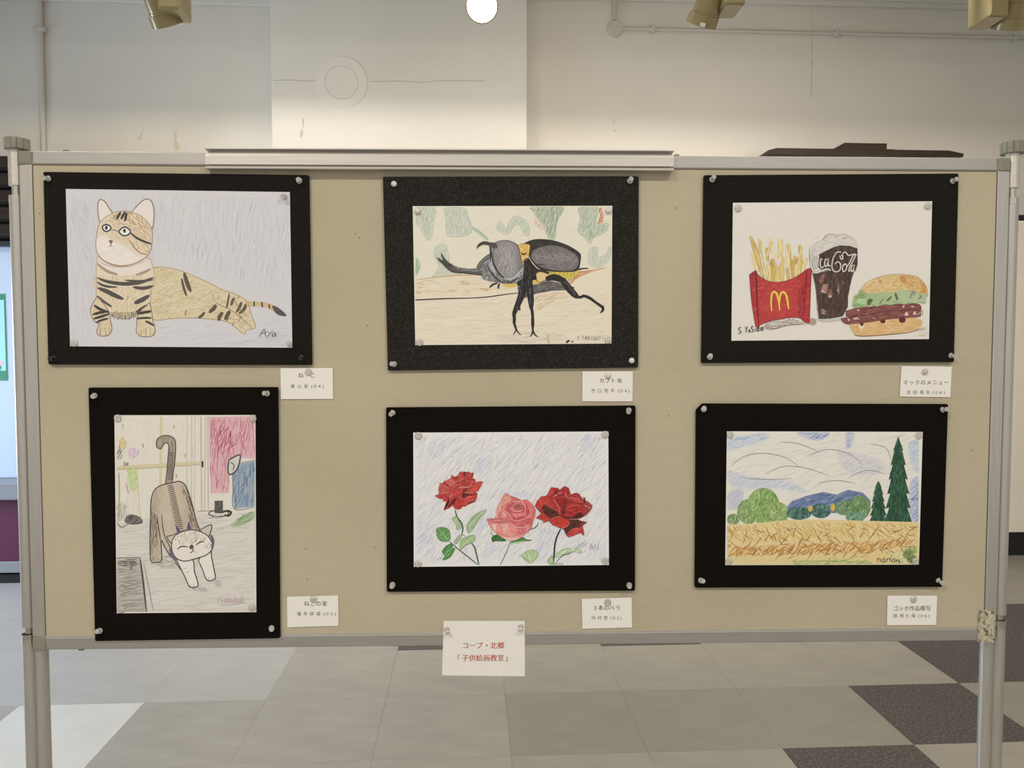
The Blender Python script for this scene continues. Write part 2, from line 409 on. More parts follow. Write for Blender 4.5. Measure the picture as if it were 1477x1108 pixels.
for i in range(ns):
    z = zh * (i + .5) / ns
    bm = bmesh.new(); box(bm, -hwid, hwid, -.03, .03, -.004, zh / ns * .72 - .004, .002, Matrix.Translation((0, .02, z - .03)) @ Matrix.Rotation(math.radians(-22), 4, 'X'))
    mesh_obj('slat', bm, M_SLAT, root)

# --- right: cream cabinet on a black plinth
RY = 3.25
M_CREAM = mat('cream_cabinet', (0.82, 0.76, 0.66), 0.5)
x0 = wp(1420, 600, RY)[0]
root = empty('cabinet', Matrix.Translation((x0, RY, 0)))
tag(root, 'tall cream cabinet on a black plinth standing against the wall', 'cabinet')
z = lambda py: wp(1470, py, RY)[2]
bm = bmesh.new(); box(bm, 0, 1.1, .03, WALL_Y - RY - .002, 0, z(768)); mesh_obj('plinth', bm, M_BLACK, root)
bm = bmesh.new(); box(bm, 0, 1.1, 0, WALL_Y - RY - .002, z(768), z(318), .004); mesh_obj('body', bm, M_CREAM, root)
bm = bmesh.new(); box(bm, .12, 1.1, .0, WALL_Y - RY - .002, z(316.5), z(310), .0); mesh_obj('top_rail', bm, M_BLACK, root)

# --- lighting track with spotlights
TY = 1.22
Zrail = wp(700, -38, TY)[2]
root = empty('light_track', Matrix.Translation((0, TY, Zrail + .06)))
tag(root, 'white lighting track hung above the hall behind the display panel', 'light track')
bm = bmesh.new(); box(bm, -2.4, 2.4, -.018, .018, 0, .03, .003); mesh_obj('rail', bm, M_FRAME, root)
for s in (-2.1, -.7, .7, 2.1):
    bm = bmesh.new(); tube(bm, (s, 0, .03), (s, 0, CEIL_Z - Zrail - .06), .005, 10); mesh_obj('hanging_rod', bm, M_FRAME, root)
def spotlight(px_box, px_head, py_low, label, tilt, swing, side, lit=False, box_low=24):
    xb = wp(px_box, 10, TY)[0]; xh = wp(px_head, py_low, TY)[0]
    zb = wp(px_box, box_low, TY)[2]; zl = wp(px_head, py_low, TY)[2]
    top = Zrail + .06
    root = empty('spotlight', Matrix.Translation((xb, TY, top)))
    tag(root, label, 'spotlight', 'track spotlights')
    bm = bmesh.new(); box(bm, -.035, .035, -.06, .06, zb - top, 0, .008); mesh_obj('transformer_box', bm, M_LAMP, root)
    dx = xh - xb
    bm = bmesh.new(); tube(bm, (0, 0, zb - top + .07), (dx * .9, 0, zb - top + .07), .012, 14); mesh_obj('arm', bm, M_LAMP, root, True)
    H = Matrix.Translation((dx, 0, zb - top + .07)) @ Matrix.Rotation(swing, 4, 'Y') @ Matrix.Rotation(tilt, 4, 'X')
    k = (zl - zb - .07)                  # reach of the head below the pivot
    L = abs(k) * 1.02
    prof = [(.030, .075), (.040, .070), (.043, .05), (.045, -L + .045), (.047, -L + .043), (.047, -L + .038), (.052, -L + .036), (.054, -L), (.049, -L), (.046, -L + .03), (.03, -.02), (.001, -.018)]
    bm = bmesh.new(); lathe(bm, prof, 40, H, False); hd = mesh_obj('head', bm, M_LAMP, root, True)
    for i in range(3):
        bm = bmesh.new(); lathe(bm, [(.0435, .045 - i * .014), (.0465, .043 - i * .014), (.0465, .038 - i * .014), (.0435, .036 - i * .014)], 40, H, False); mesh_obj('cooling_ring', bm, M_LAMP, hd, True)
    bm = bmesh.new(); lathe(bm, [(.041, -L + .026), (.041, -L + .010), (.034, -L + .003), (.018, -L - .002), (.001, -L - .003)], 32, H, False); mesh_obj('bulb', bm, M_BULB, root, True)
    return root, H
S = [(252, 226, 33, 'beige track spotlight with its box right of the head beside the vertical wall pipe', 33, -14, 24),
     (1052, 1028, 33, 'beige track spotlight with a pale sticker hanging before the horizontal conduit', 33, 14, 17),
     (1425, 1462, 38, 'beige track spotlight with its box left of the head above the cream cabinet', 32, -4, 34)]
for pb_, ph_, lo, lab, ti, sw, bl in S:
    root, H = spotlight(pb_, ph_, lo, lab, math.radians(ti), math.radians(sw), 1, box_low=bl)
    l = bpy.data.lights.new('spotlight_beam', 'SPOT'); l.energy = 30; l.color = (1.0, 0.86, 0.66); l.spot_size = math.radians(125); l.spot_blend = 0.9; l.shadow_soft_size = .04
    o = bpy.data.objects.new('spotlight_beam', l); link(o, root)
    o.matrix_parent_inverse = Matrix(); o.location = H @ Vector((0, 0, -.30)); o.rotation_euler = (math.radians(76), 0, 0)
    if pb_ == 1052:
        bm = bmesh.new(); box(bm, -.009, .009, -.056, -.0535, -.006, .006, 0, H @ Matrix.Translation((.004, 0, -.102)) @ Matrix.Rotation(math.radians(-8), 4, 'Z')); mesh_obj('sticker', bm, M_WHITEPIN, root)
# the lit one: its mouth faces the hall
PB = wp(695, 9, TY - .11); tl_ = math.radians(-68)
ax = Vector((0, math.sin(tl_), -math.cos(tl_))); LL = .12; pv = Vector(PB) - ax * LL
root = empty('spotlight', Matrix.Translation((pv.x, TY, Zrail + .06)))
tag(root, 'lit track spotlight turned towards the panel with a glaring bulb', 'spotlight', 'track spotlights')
off = pv - Vector((pv.x, TY, Zrail + .06)); H = Matrix.Translation(off) @ Matrix.Rotation(tl_, 4, 'X')
bm = bmesh.new(); box(bm, -.035, .035, off.y - .05, off.y + .05, off.z + .055, 0, .008); mesh_obj('transformer_box', bm, M_LAMP, root)
bm = bmesh.new(); lathe(bm, [(.030, .055), (.040, .050), (.045, .02), (.046, -LL + .04), (.050, -LL + .036), (.052, -LL - .004), (.048, -LL - .004), (.045, -LL + .02), (.03, -.02), (.001, -.018)], 40, H, False); mesh_obj('head', bm, M_LAMP, root, True)
bm = bmesh.new(); lathe(bm, [(.0445, -LL + .018), (.0445, -LL + .004), (.036, -LL - .003), (.018, -LL - .007), (.001, -LL - .008)], 32, H, False); mesh_obj('bulb', bm, M_BULB, root, True)
# ================================================================== display panel
def on_board(u=0.0, v=0.0, d=0.0, rot=0.0):
    return BOARD @ Matrix.Translation((u, -d, v)) @ Matrix.Rotation(rot, 4, 'Y')
M_HOLE2 = mat('old_pin_hole', (0.07, 0.055, 0.035), 0.9)
panel = empty('display_panel', BOARD.copy())
tag(panel, 'beige cloth display panel in an aluminium frame on two posts', 'display panel')
HW = BW / 2; z0, z1 = ZB, ZB + BH; FW = 0.0235; TH = 0.03
bm = bmesh.new(); box(bm, -HW + .01, HW - .01, .001, TH - .001, z0 + .01, z1 - .01)
mesh_obj('cloth_panel', bm, M_FABRIC, panel)
CAPL = 0.024
M_GASKET = mat('dark_gasket', (0.10, 0.09, 0.075), 0.7)
for za, zb_ in ((z0, z0 + FW), (z1 - FW, z1)):
    bm = bmesh.new(); box(bm, -HW + CAPL, HW - CAPL, 0, TH, za, zb_, .0022)
    mesh_obj('frame_rail', bm, M_ALU, panel)
    bm = bmesh.new(); zi = zb_ if za == z0 else za - .0016
    box(bm, -HW + FW, HW - FW, -.0002 if za == z0 else .0004, .004, zi, zi + (.003 if za == z0 else .0016)); mesh_obj('frame_lip', bm, M_RAIL if za == z0 else M_GASKET, panel)
for s in (-1, 1):
    x = s * (HW - FW / 2)
    bm = bmesh.new(); box(bm, x - FW / 2, x + FW / 2, 0, TH, z0 + CAPL, z1 - CAPL, .0022)
    mesh_obj('frame_rail', bm, M_ALU_V, panel)
    x = s * (HW - FW - .0007)
    bm = bmesh.new(); box(bm, x - .0007, x + .0007, .0004, .004, z0 + FW, z1 - FW); mesh_obj('frame_lip', bm, M_GASKET, panel)
    for t in (0, 1):
        cx = s * (HW - CAPL / 2); cz = z0 + CAPL / 2 if t == 0 else z1 - CAPL / 2
        bm = bmesh.new(); box(bm, cx - CAPL / 2 - .0004, cx + CAPL / 2 + .0004, -.0008, TH + .0008, cz - CAPL / 2 - .0004, cz + CAPL / 2 + .0004, .003)
        mesh_obj('corner_cap', bm, M_CAP, panel)
# crumpled tape round one lower corner
bm = bmesh.new(); box(bm, 0, 1, 0, 1, 0, 1)
bmesh.ops.subdivide_edges(bm, edges=bm.edges, cuts=9, use_grid_fill=True)
tr = random.Random(3)
ux0, uz0 = bp(1410, 925); ux1, uz1 = bp(1432.5, 880)
for v in bm.verts:
    x, y, z = v.co
    j = lambda k: tr.uniform(-k, k)
    shrink = .10 * (1 - z) if x < .5 else 0
    xx = ux0 + (ux1 - ux0) * (x + (0.22 * max(0, z - .45) if x < .3 else 0)) + j(.0016)
    zz = uz0 + (uz1 - uz0) * z + j(.0016)
    v.co = (xx, -.0045 + y * .03 + j(.0016) if y < .9 else -.0045 + y * .036, zz)
o = mesh_obj('tape_wrap', bm, M_TAPE, panel); o['label'] = 'crumpled pale tape wrapped round the corner'
# small clips on the frame
for px, py in ((92, 214.5), (977, 221)):
    u, v = bp(px, 218)
    bm = bmesh.new(); prism(bm, [(-.007, 0), (-.003, .004), (.004, .004), (.007, 0)], .006, .02); 
    bmesh.ops.translate(bm, vec=(u, 0, z1), verts=bm.verts); mesh_obj('clip', bm, M_CAP, panel)
u, v = bp(115, 937)
bm = bmesh.new(); prism(bm, [(-.006, 0), (-.004, -.0035), (.004, -.0035), (.006, 0)], .004, .02); bmesh.ops.translate(bm, vec=(u, 0, z0), verts=bm.verts); mesh_obj('clip', bm, M_CAP, panel)

# old pin holes in the cloth
for px, py in ((512, 337), (518, 343), (443, 836), (57, 308), (441, 792), (398, 577), (530, 470), (965, 600), (1402, 650), (540, 790), (975, 300)):
    u, v = bp(px, py); bm = bmesh.new(); lathe(bm, [(.0011, 0), (.0011, .0003)], 8, Matrix.Translation((u, .0011, v)) @ Matrix.Rotation(math.pi / 2, 4, 'X')); mesh_obj('pin_hole', bm, M_HOLE2, panel)
# posts
def post(s):
    cx = s * (HW + .0135); cy = .015; r = .0122
    # heights of the joints along the post, read at its own depth
    Y = dict(zip(('end', 'col1', 'col0', 'slv', 'top', 'knob', 'leg'), (903, 293, 282.5, 268.5, 216, 201, 913.5) if s < 0 else (885, 296, 285.5, 272, 222, 206, 893.5)))
    def zz(py):
        px = 15 + (py - 250) / 660 * 23 if s < 0 else 1468 - (py - 250) / 660 * 22
        return bp(px, py, -.015)[1]
    pt = mesh_obj('post', (lambda b: (lathe(b, [(r, zz(Y['end'])), (r, zz(Y['col1']))], 28, Matrix.Translation((cx, cy, 0))), b)[1])(bmesh.new()), M_ALU_V, panel, True)
    def sub(name, prof, m, seg=28):
        b = bmesh.new(); lathe(b, prof, seg, Matrix.Translation((cx, cy, 0))); return mesh_obj(name, b, m, pt, True)
    sub('collar', [(r + .0004, zz(Y['col1']) - .0002), (r + .0006, zz(Y['col1']) + .001), (r + .0006, zz(Y['col0']) - .0006), (r - .0006, zz(Y['col0']))], M_CHROME)
    sub('inner_rod', [(.0075, zz(Y['col0']) - .003), (.0075, zz(Y['slv']) + .003)], M_CHROME)
    sub('sleeve', [(r, zz(Y['slv'])), (r, zz(Y['top']))], M_RAIL)
    sub('inner_rod', [(.0075, zz(Y['leg']) - .008), (.0075, zz(Y['end']) + .003)], M_CHROME)
    # ribbed clamp knob
    b = bmesh.new(); K = []; R = .0208
    for i in range(72):
        a = 2 * math.pi * i / 72; rr = R - (.0016 if i % 6 == 0 else 0); K.append((cx + (.0035 if s < 0 else 0) + rr * math.cos(a), cy + rr * math.sin(a)))
    prism(b, K, zz(Y['top']) - .0004, zz(Y['knob']), 'Z'); kb = mesh_obj('knob', b, M_CAP, pt)
    # lower leg: two tubes side by side, open collar on the outer one
    zt = zz(Y['leg'])
    b = bmesh.new(); lathe(b, [(r, .012), (r, zt), (r - .002, zt), (r - .002, zt - .03)], 28, Matrix.Translation((cx, cy, 0)), False); lg = mesh_obj('leg', b, M_ALU_V, panel, True)
    b = bmesh.new(); lathe(b, [(r + .0006, zt - .016), (r + .0008, zt - .015), (r + .0008, zt), (r - .0018, zt), (r - .0018, zt - .012)], 28, Matrix.Translation((cx, cy, 0)), False); mesh_obj('collar', b, M_CHROME, lg, True)
    b = bmesh.new(); lathe(b, [(r, .012), (r, z0 - .001)], 28, Matrix.Translation((cx - s * .0185, cy + .004, 0))); mesh_obj('leg', b, M_ALU_V, panel, True)
    b = bmesh.new(); box(b, cx - .035 - (.01 if s > 0 else -.01) , cx + .035 - (.01 if s > 0 else -.01), cy - .24, cy + .24, 0, .012, .004); mesh_obj('foot', b, M_CAP, panel)
post(-1); post(1)

# aluminium hanging rail clamped over the top of the frame
ul, vl = bp(296, 243, .017); ur, vr = bp(972, 246, .017)
zr = (vl + vr) / 2
H_ = bp(296, 213, .018)[1] - vl
prof = [(0, 0), (.017, 0), (.0175, .0035), (.003, .004), (.003, .0075), (.014, .008), (.0142, .0245), (.011, .026), (.011, .0285), (.002, .029), (.002, .0335), (.0185, .0348), (.0185, .037), (0, .037)]
k = H_ / .037
bm = bmesh.new(); prism(bm, [(-a_ - .0012, b_ * k) for a_, b_ in prof], -(ur - ul) / 2, (ur - ul) / 2, 'X')
hr = mesh_obj('hanging_rail', bm, M_RAIL, None, False, on_board((ul + ur) / 2, zr, 0.0003, math.atan2(-(vr - vl), ur - ul)))
tag(hr, 'long grooved aluminium hanging rail fixed over the top edge of the panel', 'rail')

# ------------------------------------------------------------------ pins
def pin_meshes():
    out = {}
    def mk(key, parts):
        out[key] = []
        for n, prof, m in parts:
            b = bmesh.new(); lathe(b, prof, 20); me = bpy.data.meshes.new(n); bmesh.ops.recalc_face_normals(b, faces=b.faces); b.to_mesh(me); b.free()
            me.materials.append(m); me.polygons.foreach_set('use_smooth', [True] * len(me.polygons))
            try: me.set_sharp_from_angle(angle=math.radians(40))
            except Exception: pass
            out[key].append((n, me))
    needle = ('needle', [(.0006, -.004), (.0006, .004)], M_CHROME)
    for key, m in (('clear', M_CLEAR), ('black', M_BLACKPIN)):
        mk(key, [needle, ('collar', [(.0046, 0), (.0052, .0006), (.0052, .0014), (.0040, .0019)], m),
                 ('grip', [(.0036, .0018), (.0029, .0040), (.0028, .0065), (.0040, .0092), (.0043, .0098), (.0043, .0112), (.0037, .0117), (.0014, .0117), (.0009, .0112)], m)])
    mk('flat', [needle, ('head', [(.0066, 0), (.0068, .0008), (.0062, .0018), (.0048, .0026), (.0030, .0028), (.0016, .0022), (.0004, .0022)], M_CLEAR)])
    for key, m in (('white', M_WHITEPIN), ('pearl', M_PEARL)):
        mk(key, [needle, ('head', [(.0042, 0), (.0052, .0012), (.0054, .0026), (.0046, .0044), (.0028, .0056), (.0006, .0060)], m)])
    return out
PINS = pin_meshes()
prng = random.Random(21)
KINDW = {'clear': 'clear plastic push pin', 'black': 'black push pin', 'flat': 'flat clear thumbtack', 'white': 'white round-headed pin', 'pearl': 'pearly round-headed pin'}
def pin(kind, px, py, d, where, lean=None):
    u, v = bp(px, py, d + .003)
    if lean is None: lean = (prng.uniform(-.32, .32), prng.uniform(-.32, .32)) if kind in ('clear',) else (0, 0)
    M = BOARD @ Matrix.Translation((u, -d, v)) @ Matrix.Rotation(math.pi / 2, 4, 'X') @ Matrix.Rotation(lean[0], 4, 'Y') @ Matrix.Rotation(lean[1], 4, 'X')
    root = empty('push_pin', M); root.empty_display_size = .01
    tag(root, f'{KINDW[kind]} {where}', 'pin', 'pins holding the mounts, drawings and cards')
    for n, me in PINS[kind]:
        link(bpy.data.objects.new(n, me), root)

# ------------------------------------------------------------------ mounts, sheets and cards
def uv_quad(crop, pts, d):
    x, y, s = crop
    return bpts([(x + a / s, y + b / s) for a, b in pts], d)
def rounded(Q, r=.004, n=3, skip=()):
    out = []; N = len(Q)
    for i in range(N):
        p, a, b = Q[i], unit(Q[i - 1] - Q[i]), unit(Q[(i + 1) % N] - Q[i])
        if i in skip: out.append(p); continue
        for t in np.linspace(0, 1, n + 1):
            A, B = p + a * r, p + b * r
            out.append((1 - t) ** 2 * A + 2 * t * (1 - t) * p + t * t * B)
    return out
MD0, MD1 = 0.0004, 0.0054
PD1 = MD1 + .0004
def slab(name, Q, d0, d1, m, label, cat, r=0, group=None, parent=None):
    c = Q.mean(0); P = rounded(Q - c, r) if r else list(Q - c)
    bm = bmesh.new(); prism(bm, P[::-1], -(d1 - d0), 0)
    o = mesh_obj(name, bm, m, parent)
    if parent is None:
        o.matrix_world = on_board(c[0], c[1], d0); tag(o, label, cat, group)
    return o, c
C1, C2, C3, C4, C5, C6 = (40, 230, 3.357), (540, 240, 3.6925), (1000, 240, 3.6925), (120, 550, 2.915), (540, 570, 3.6925), (990, 570, 3.6925)
MOUNTS = [(C1, [(75, 60), (1361, 76), (1376, 996), (100, 993)], 0, 'tabby cat drawing'),
          (C2, [(45, 55), (1408, 53), (1405, 1072), (72, 1088)], 1, 'beetle drawing'),
          (C3, [(57, 47), (1413, 38), (1388, 1043), (44, 1048)], 0, 'fast food drawing'),
          (C4, [(22, 27), (818, 25), (827, 1081), (50, 1093)], 2, 'stretching cat drawing'),
          (C5, [(62, 66), (1391, 56), (1388, 1042), (66, 1048)], 2, 'three roses drawing'),
          (C6, [(53, 78), (86, 45), (1394, 48), (1362, 1022), (46, 1026)], 2, 'wheat field drawing')]
for crop, q, mi, what in MOUNTS:
    slab('mount_board', uv_quad(crop, q, MD1), MD0, MD1, M_MOUNT[mi], f'{"charcoal" if mi == 1 else "black"} foam mount board behind the {what}', 'mount board', .003, 'mount boards')
# spare pin holes in two mounts
for crop, x, y in ((C2, 740, 1040), (C3, 682, 998)):
    u, v = uv_quad(crop, [(x, y)], MD1)[0]
    parent = [o for o in COL.objects if o.name.startswith('mount_board')][1 if crop is C2 else 2]
    bm = bmesh.new(); lathe(bm, [(.0016, 0), (.0016, .0002)], 10, Matrix.Rotation(math.pi / 2, 4, 'X'))
    h = mesh_obj('pin_hole', bm, M_HOLE, parent)
    h.location = (BOARD.inverted() @ parent.matrix_world).inverted() @ Vector((u, -MD1, v)) if False else parent.matrix_world.inverted() @ (BOARD @ Vector((u, -MD1, v)))

PINSPEC = [(C1, 'tabby cat drawing', [('clear', 97, 91), ('clear', 1313, 102), ('black', 120, 965), ('black', 1325, 962)], [None, ('clear', 1243, 178), ('flat', 221, 889), ('clear', 1266, 893)]),
           (C2, 'beetle drawing', [('white', 104, 93), ('clear', 1363, 77), ('clear', 105, 1054), ('white', 1371, 1035)], [('white', 229, 237), ('white', 1247, 234), ('flat', 240, 938), ('flat', 1246, 925)]),
           (C3, 'fast food drawing', [('clear', 102, 70), ('clear', 1384, 78), ('clear', 90, 1017), ('clear', 1374, 1007)], [('flat', 242, 221), ('flat', 1254, 209), None, None]),
           (C4, 'stretching cat drawing', [('clear', 44, 61), ('clear', 773, 52), ('clear', 67, 1052), ('clear', 790, 1040)], [('flat', 142, 156), ('flat', 711, 157), ('flat', 155, 961), ('flat', 709, 953)]),
           (C5, 'three roses drawing', [('clear', 97, 94), ('clear', 1357, 80), ('clear', 96, 1012), ('clear', 1358, 1014)], [('flat', 234, 217), ('flat', 1231, 211), ('flat', 233, 900), ('flat', 1231, 883)]),
           (C6, 'wheat field drawing', [('clear', 95, 77), ('clear', 1368, 79), ('clear', 78, 990), ('clear', 1344, 988)], [('flat', 236, 213), ('flat', 1244, 215), ('flat', 228, 888), ('flat', 1224, 888)])]
CORN = ('upper left', 'upper right', 'lower left', 'lower right')
for crop, what, mp, pp in PINSPEC:
    for i in range(4):
        if mp[i]:
            pin(mp[i][0], crop[0] + mp[i][1] / crop[2], crop[1] + mp[i][2] / crop[2], MD1, f'in the {CORN[i]} corner of the {what}\'s mount')
        if pp[i]:
            pin(pp[i][0], crop[0] + pp[i][1] / crop[2], crop[1] + pp[i][2] / crop[2], PD1 + .0009, f'on the {CORN[i]} corner of the {what}\'s paper')

# ------------------------------------------------------------------ printed cards
def glyphs(chars, m, name, parent, inv, crop, d, bold=0.0):
    """chars: [(character, centre x, centre y, height)] in crop points"""
    V, Fc = [], []
    dg = None
    for ch, cx, cy, hgt in chars:
        cu = bpy.data.curves.new('glyph', 'FONT'); cu.body = ch
        o = bpy.data.objects.new('glyph', cu); COL.objects.link(o)
        bpy.context.view_layer.update()
        me = bpy.data.meshes.new_from_object(o.evaluated_get(bpy.context.evaluated_depsgraph_get()))
        co = np.array([v.co[:2] for v in me.vertices])
        COL.objects.unlink(o); bpy.data.objects.remove(o); bpy.data.curves.remove(cu)
        if len(co) == 0: continue
        x0, x1 = co[:, 0].min(), co[:, 0].max()
        base = len(V)
        for sx in ((-bold, bold) if bold else (0,)):
            base = len(V)
            for x, y in co:
                X = crop[0] + (cx + (x + sx - (x0 + x1) / 2) * hgt) / crop[2]; Y = crop[1] + (cy - (y - .33) * hgt) / crop[2]
                V.append((X, Y))
            for p in me.polygons: Fc.append([base + i for i in p.vertices])
        bpy.data.meshes.remove(me)
    U = bpts(V, d)
    me = bpy.data.meshes.new(name)
    pts = [tuple(inv @ (BOARD @ Vector((u, -d, v)))) for u, v in U]
    me.from_pydata(pts, [], Fc); me.materials.append(m); me.update()
    o = bpy.data.objects.new(name, me); link(o, parent); return o
def card(crop, quad, lines, pins, label, where, m=M_INK, names=('title_text', 'name_text'), nx=0, curl=0.0):
    d0, d1 = MD0, MD0 + .0004
    Q = uv_quad(crop, quad, d1); c = Q.mean(0)
    M = on_board(c[0], c[1], d0)
    root = empty('caption_card' if m is M_INK else 'sign_card', M)
    tag(root, label, 'card' if m is M_INK else 'sign')
    bm = bmesh.new(); prism(bm, list(Q - c)[::-1], -.0004, 0); mesh_obj('card_sheet', bm, M_CARD, root)
    inv = M.inverted()
    for (chars, bold), nm in zip(lines, names): glyphs(chars, m, nm, root, inv, crop, d1 + .00008, bold)
    for (k, x, y, lean), w in zip(pins, where): pin(k, crop[0] + x / crop[2], crop[1] + y / crop[2], d1, w, lean)
def row(s, xs, y, h): return [(ch, x, y, h) for ch, x in zip(s, xs)]
S1 = 14.77
card((395, 520, S1), [(140, 163), (1255, 160), (1262, 820), (150, 825)],
     [(row('ねこ', (575, 835), 322, 118), .008), (row('東山彩(小4)', (402, 545, 690, 810, 880, 972, 1048), 553, 92), .004)],
     [('flat', 733, 253, (0, 0))], 'white caption card whose title reads neko, pinned below the tabby cat drawing', ['on the caption card below the tabby cat drawing'])
card((830, 520, S1), [(148, 232), (1225, 232), (1215, 875), (145, 873)],
     [(row('カブト虫', (560, 690, 812, 938), 435, 112), .008), (row('竹口哲平(小4)', (380, 518, 656, 792, 912, 975, 1072, 1140), 650, 92), .004)],
     [('white', 697, 318, (0, 0))], 'white caption card with katakana title pinned below the beetle drawing', ['on the caption card below the beetle drawing'])
card((1290, 515, S1), [(150, 195), (1225, 208), (1193, 858), (115, 843)],
     [(row('マックのメニュー', (240, 365, 488, 612, 735, 862, 980, 1108), 548, 112), .008), (row('吉田周矢(小6)', (305, 443, 577, 715, 825, 900, 990, 1062), 757, 92), .004)],
     [('pearl', 663, 310, (0, 0))], 'white caption card with an eight-character title below the fast food drawing', ['on the caption card below the fast food drawing'])
card((405, 845, S1), [(130, 237), (1225, 208), (1230, 855), (138, 887)],
     [(row('ねこの家', (552, 680, 803, 932), 385, 116), .008), (row('福井絆菜(小5)', (388, 525, 662, 805, 922, 990, 1085, 1155), 602, 92), .004)],
     [('flat', 693, 300, (0, 0))], 'white caption card beside the lower corner of the stretching cat mount', ['on the caption card beside the stretching cat drawing'])
card((830, 850, S1), [(133, 205), (1198, 180), (1207, 817), (148, 843)],
     [(row('3本のバラ', (420, 537, 660, 778, 905), 402, 116), .008), (row('中村杏(小5)', (383, 515, 645, 755, 818, 910, 970), 615, 92), .004)],
     [('flat', 692, 298, (0, 0))], 'white caption card pinned below the three roses drawing', ['on the caption card below the three roses drawing'])
card((1270, 845, S1), [(148, 212), (1208, 212), (1185, 838), (137, 843)],
     [(row('ゴッホ作品模写', (330, 440, 556, 668, 785, 903, 1022), 487, 116), .008), (row('田飛七珠(小5)', (318, 452, 575, 703, 812, 880, 965, 1030), 645, 92), .004)],
     [('flat', 718, 300, (0, 0))], 'white caption card pinned below the wheat field drawing', ['on the caption card below the wheat field drawing'])
card((630, 880, 10.55), [(105, 165), (1340, 168), (1340, 1010), (80, 995)],
     [(row('コープ・北郷', (438, 545, 655, 762, 865, 975), 545, 108), .014), (row('「子供絵画教室」', (338, 432, 540, 648, 757, 865, 972, 1060), 735, 108), .014)],
     [('clear', 150, 295, (.25, .5)), ('clear', 1280, 255, (-.05, .5))], 'white sign with red lettering hanging over the lower rail of the panel',
     ['in the upper left corner of the sign with red lettering', 'in the upper right corner of the sign with red lettering'], M_REDINK, ('first_line_text', 'second_line_text'))
# ================================================================== the drawings: coloured-pencil strokes on paper
def inside(poly, P):
    x, y = P[:, 0], P[:, 1]; r = np.zeros(len(P), bool)
    n = len(poly)
    for i in range(n):
        x0, y0 = poly[i - 1]; x1, y1 = poly[i]
        if y0 == y1: continue
        c = (y0 > y) != (y1 > y)
        r ^= c & (x < (x1 - x0) * (y - y0) / (y1 - y0) + x0)
    return r
def curve(pts, closed=False, n=5):
    P = np.array(pts, float)
    if len(P) < 3: return P
    idx = len(P); out = []
    seg = idx if closed else idx - 1
    for i in range(seg):
        if closed: p0, p1, p2, p3 = P[i - 1], P[i], P[(i + 1) % idx], P[(i + 2) % idx]
        else: p0, p1, p2, p3 = P[max(i - 1, 0)], P[i], P[i + 1], P[min(i + 2, idx - 1)]
        for t in np.arange(n) / n:
            out.append(.5 * (2 * p1 + (p2 - p0) * t + (2 * p0 - 5 * p1 + 4 * p2 - p3) * t * t + (3 * p1 - p0 - 3 * p2 + p3) * t ** 3))
    if not closed: out.append(P[-1])
    return np.array(out)
def oval(cx, cy, rx, ry, a=0, n=18):
    t = np.linspace(0, 2 * math.pi, n, endpoint=False); a = math.radians(a)
    x, y = rx * np.cos(t), ry * np.sin(t)
    return [(cx + p * math.cos(a) - q * math.sin(a), cy + p * math.sin(a) + q * math.cos(a)) for p, q in zip(x, y)]
M_PENCIL = mat('pencil_strokes', (0.5, 0.5, 0.5), 0.7, spec=0.3)
_nt = M_PENCIL.node_tree; _a = _nt.nodes.new('ShaderNodeVertexColor'); _a.layer_name = 'pencil'
_nt.links.new(_a.outputs['Color'], _nt.nodes['Principled BSDF'].inputs['Base Color'])
DL = 3.5e-6
def pencil(rgb):
    c = np.asarray(rgb, float); g = c @ (.3, .59, .11)
    return tone(c * .9 + g * .1)
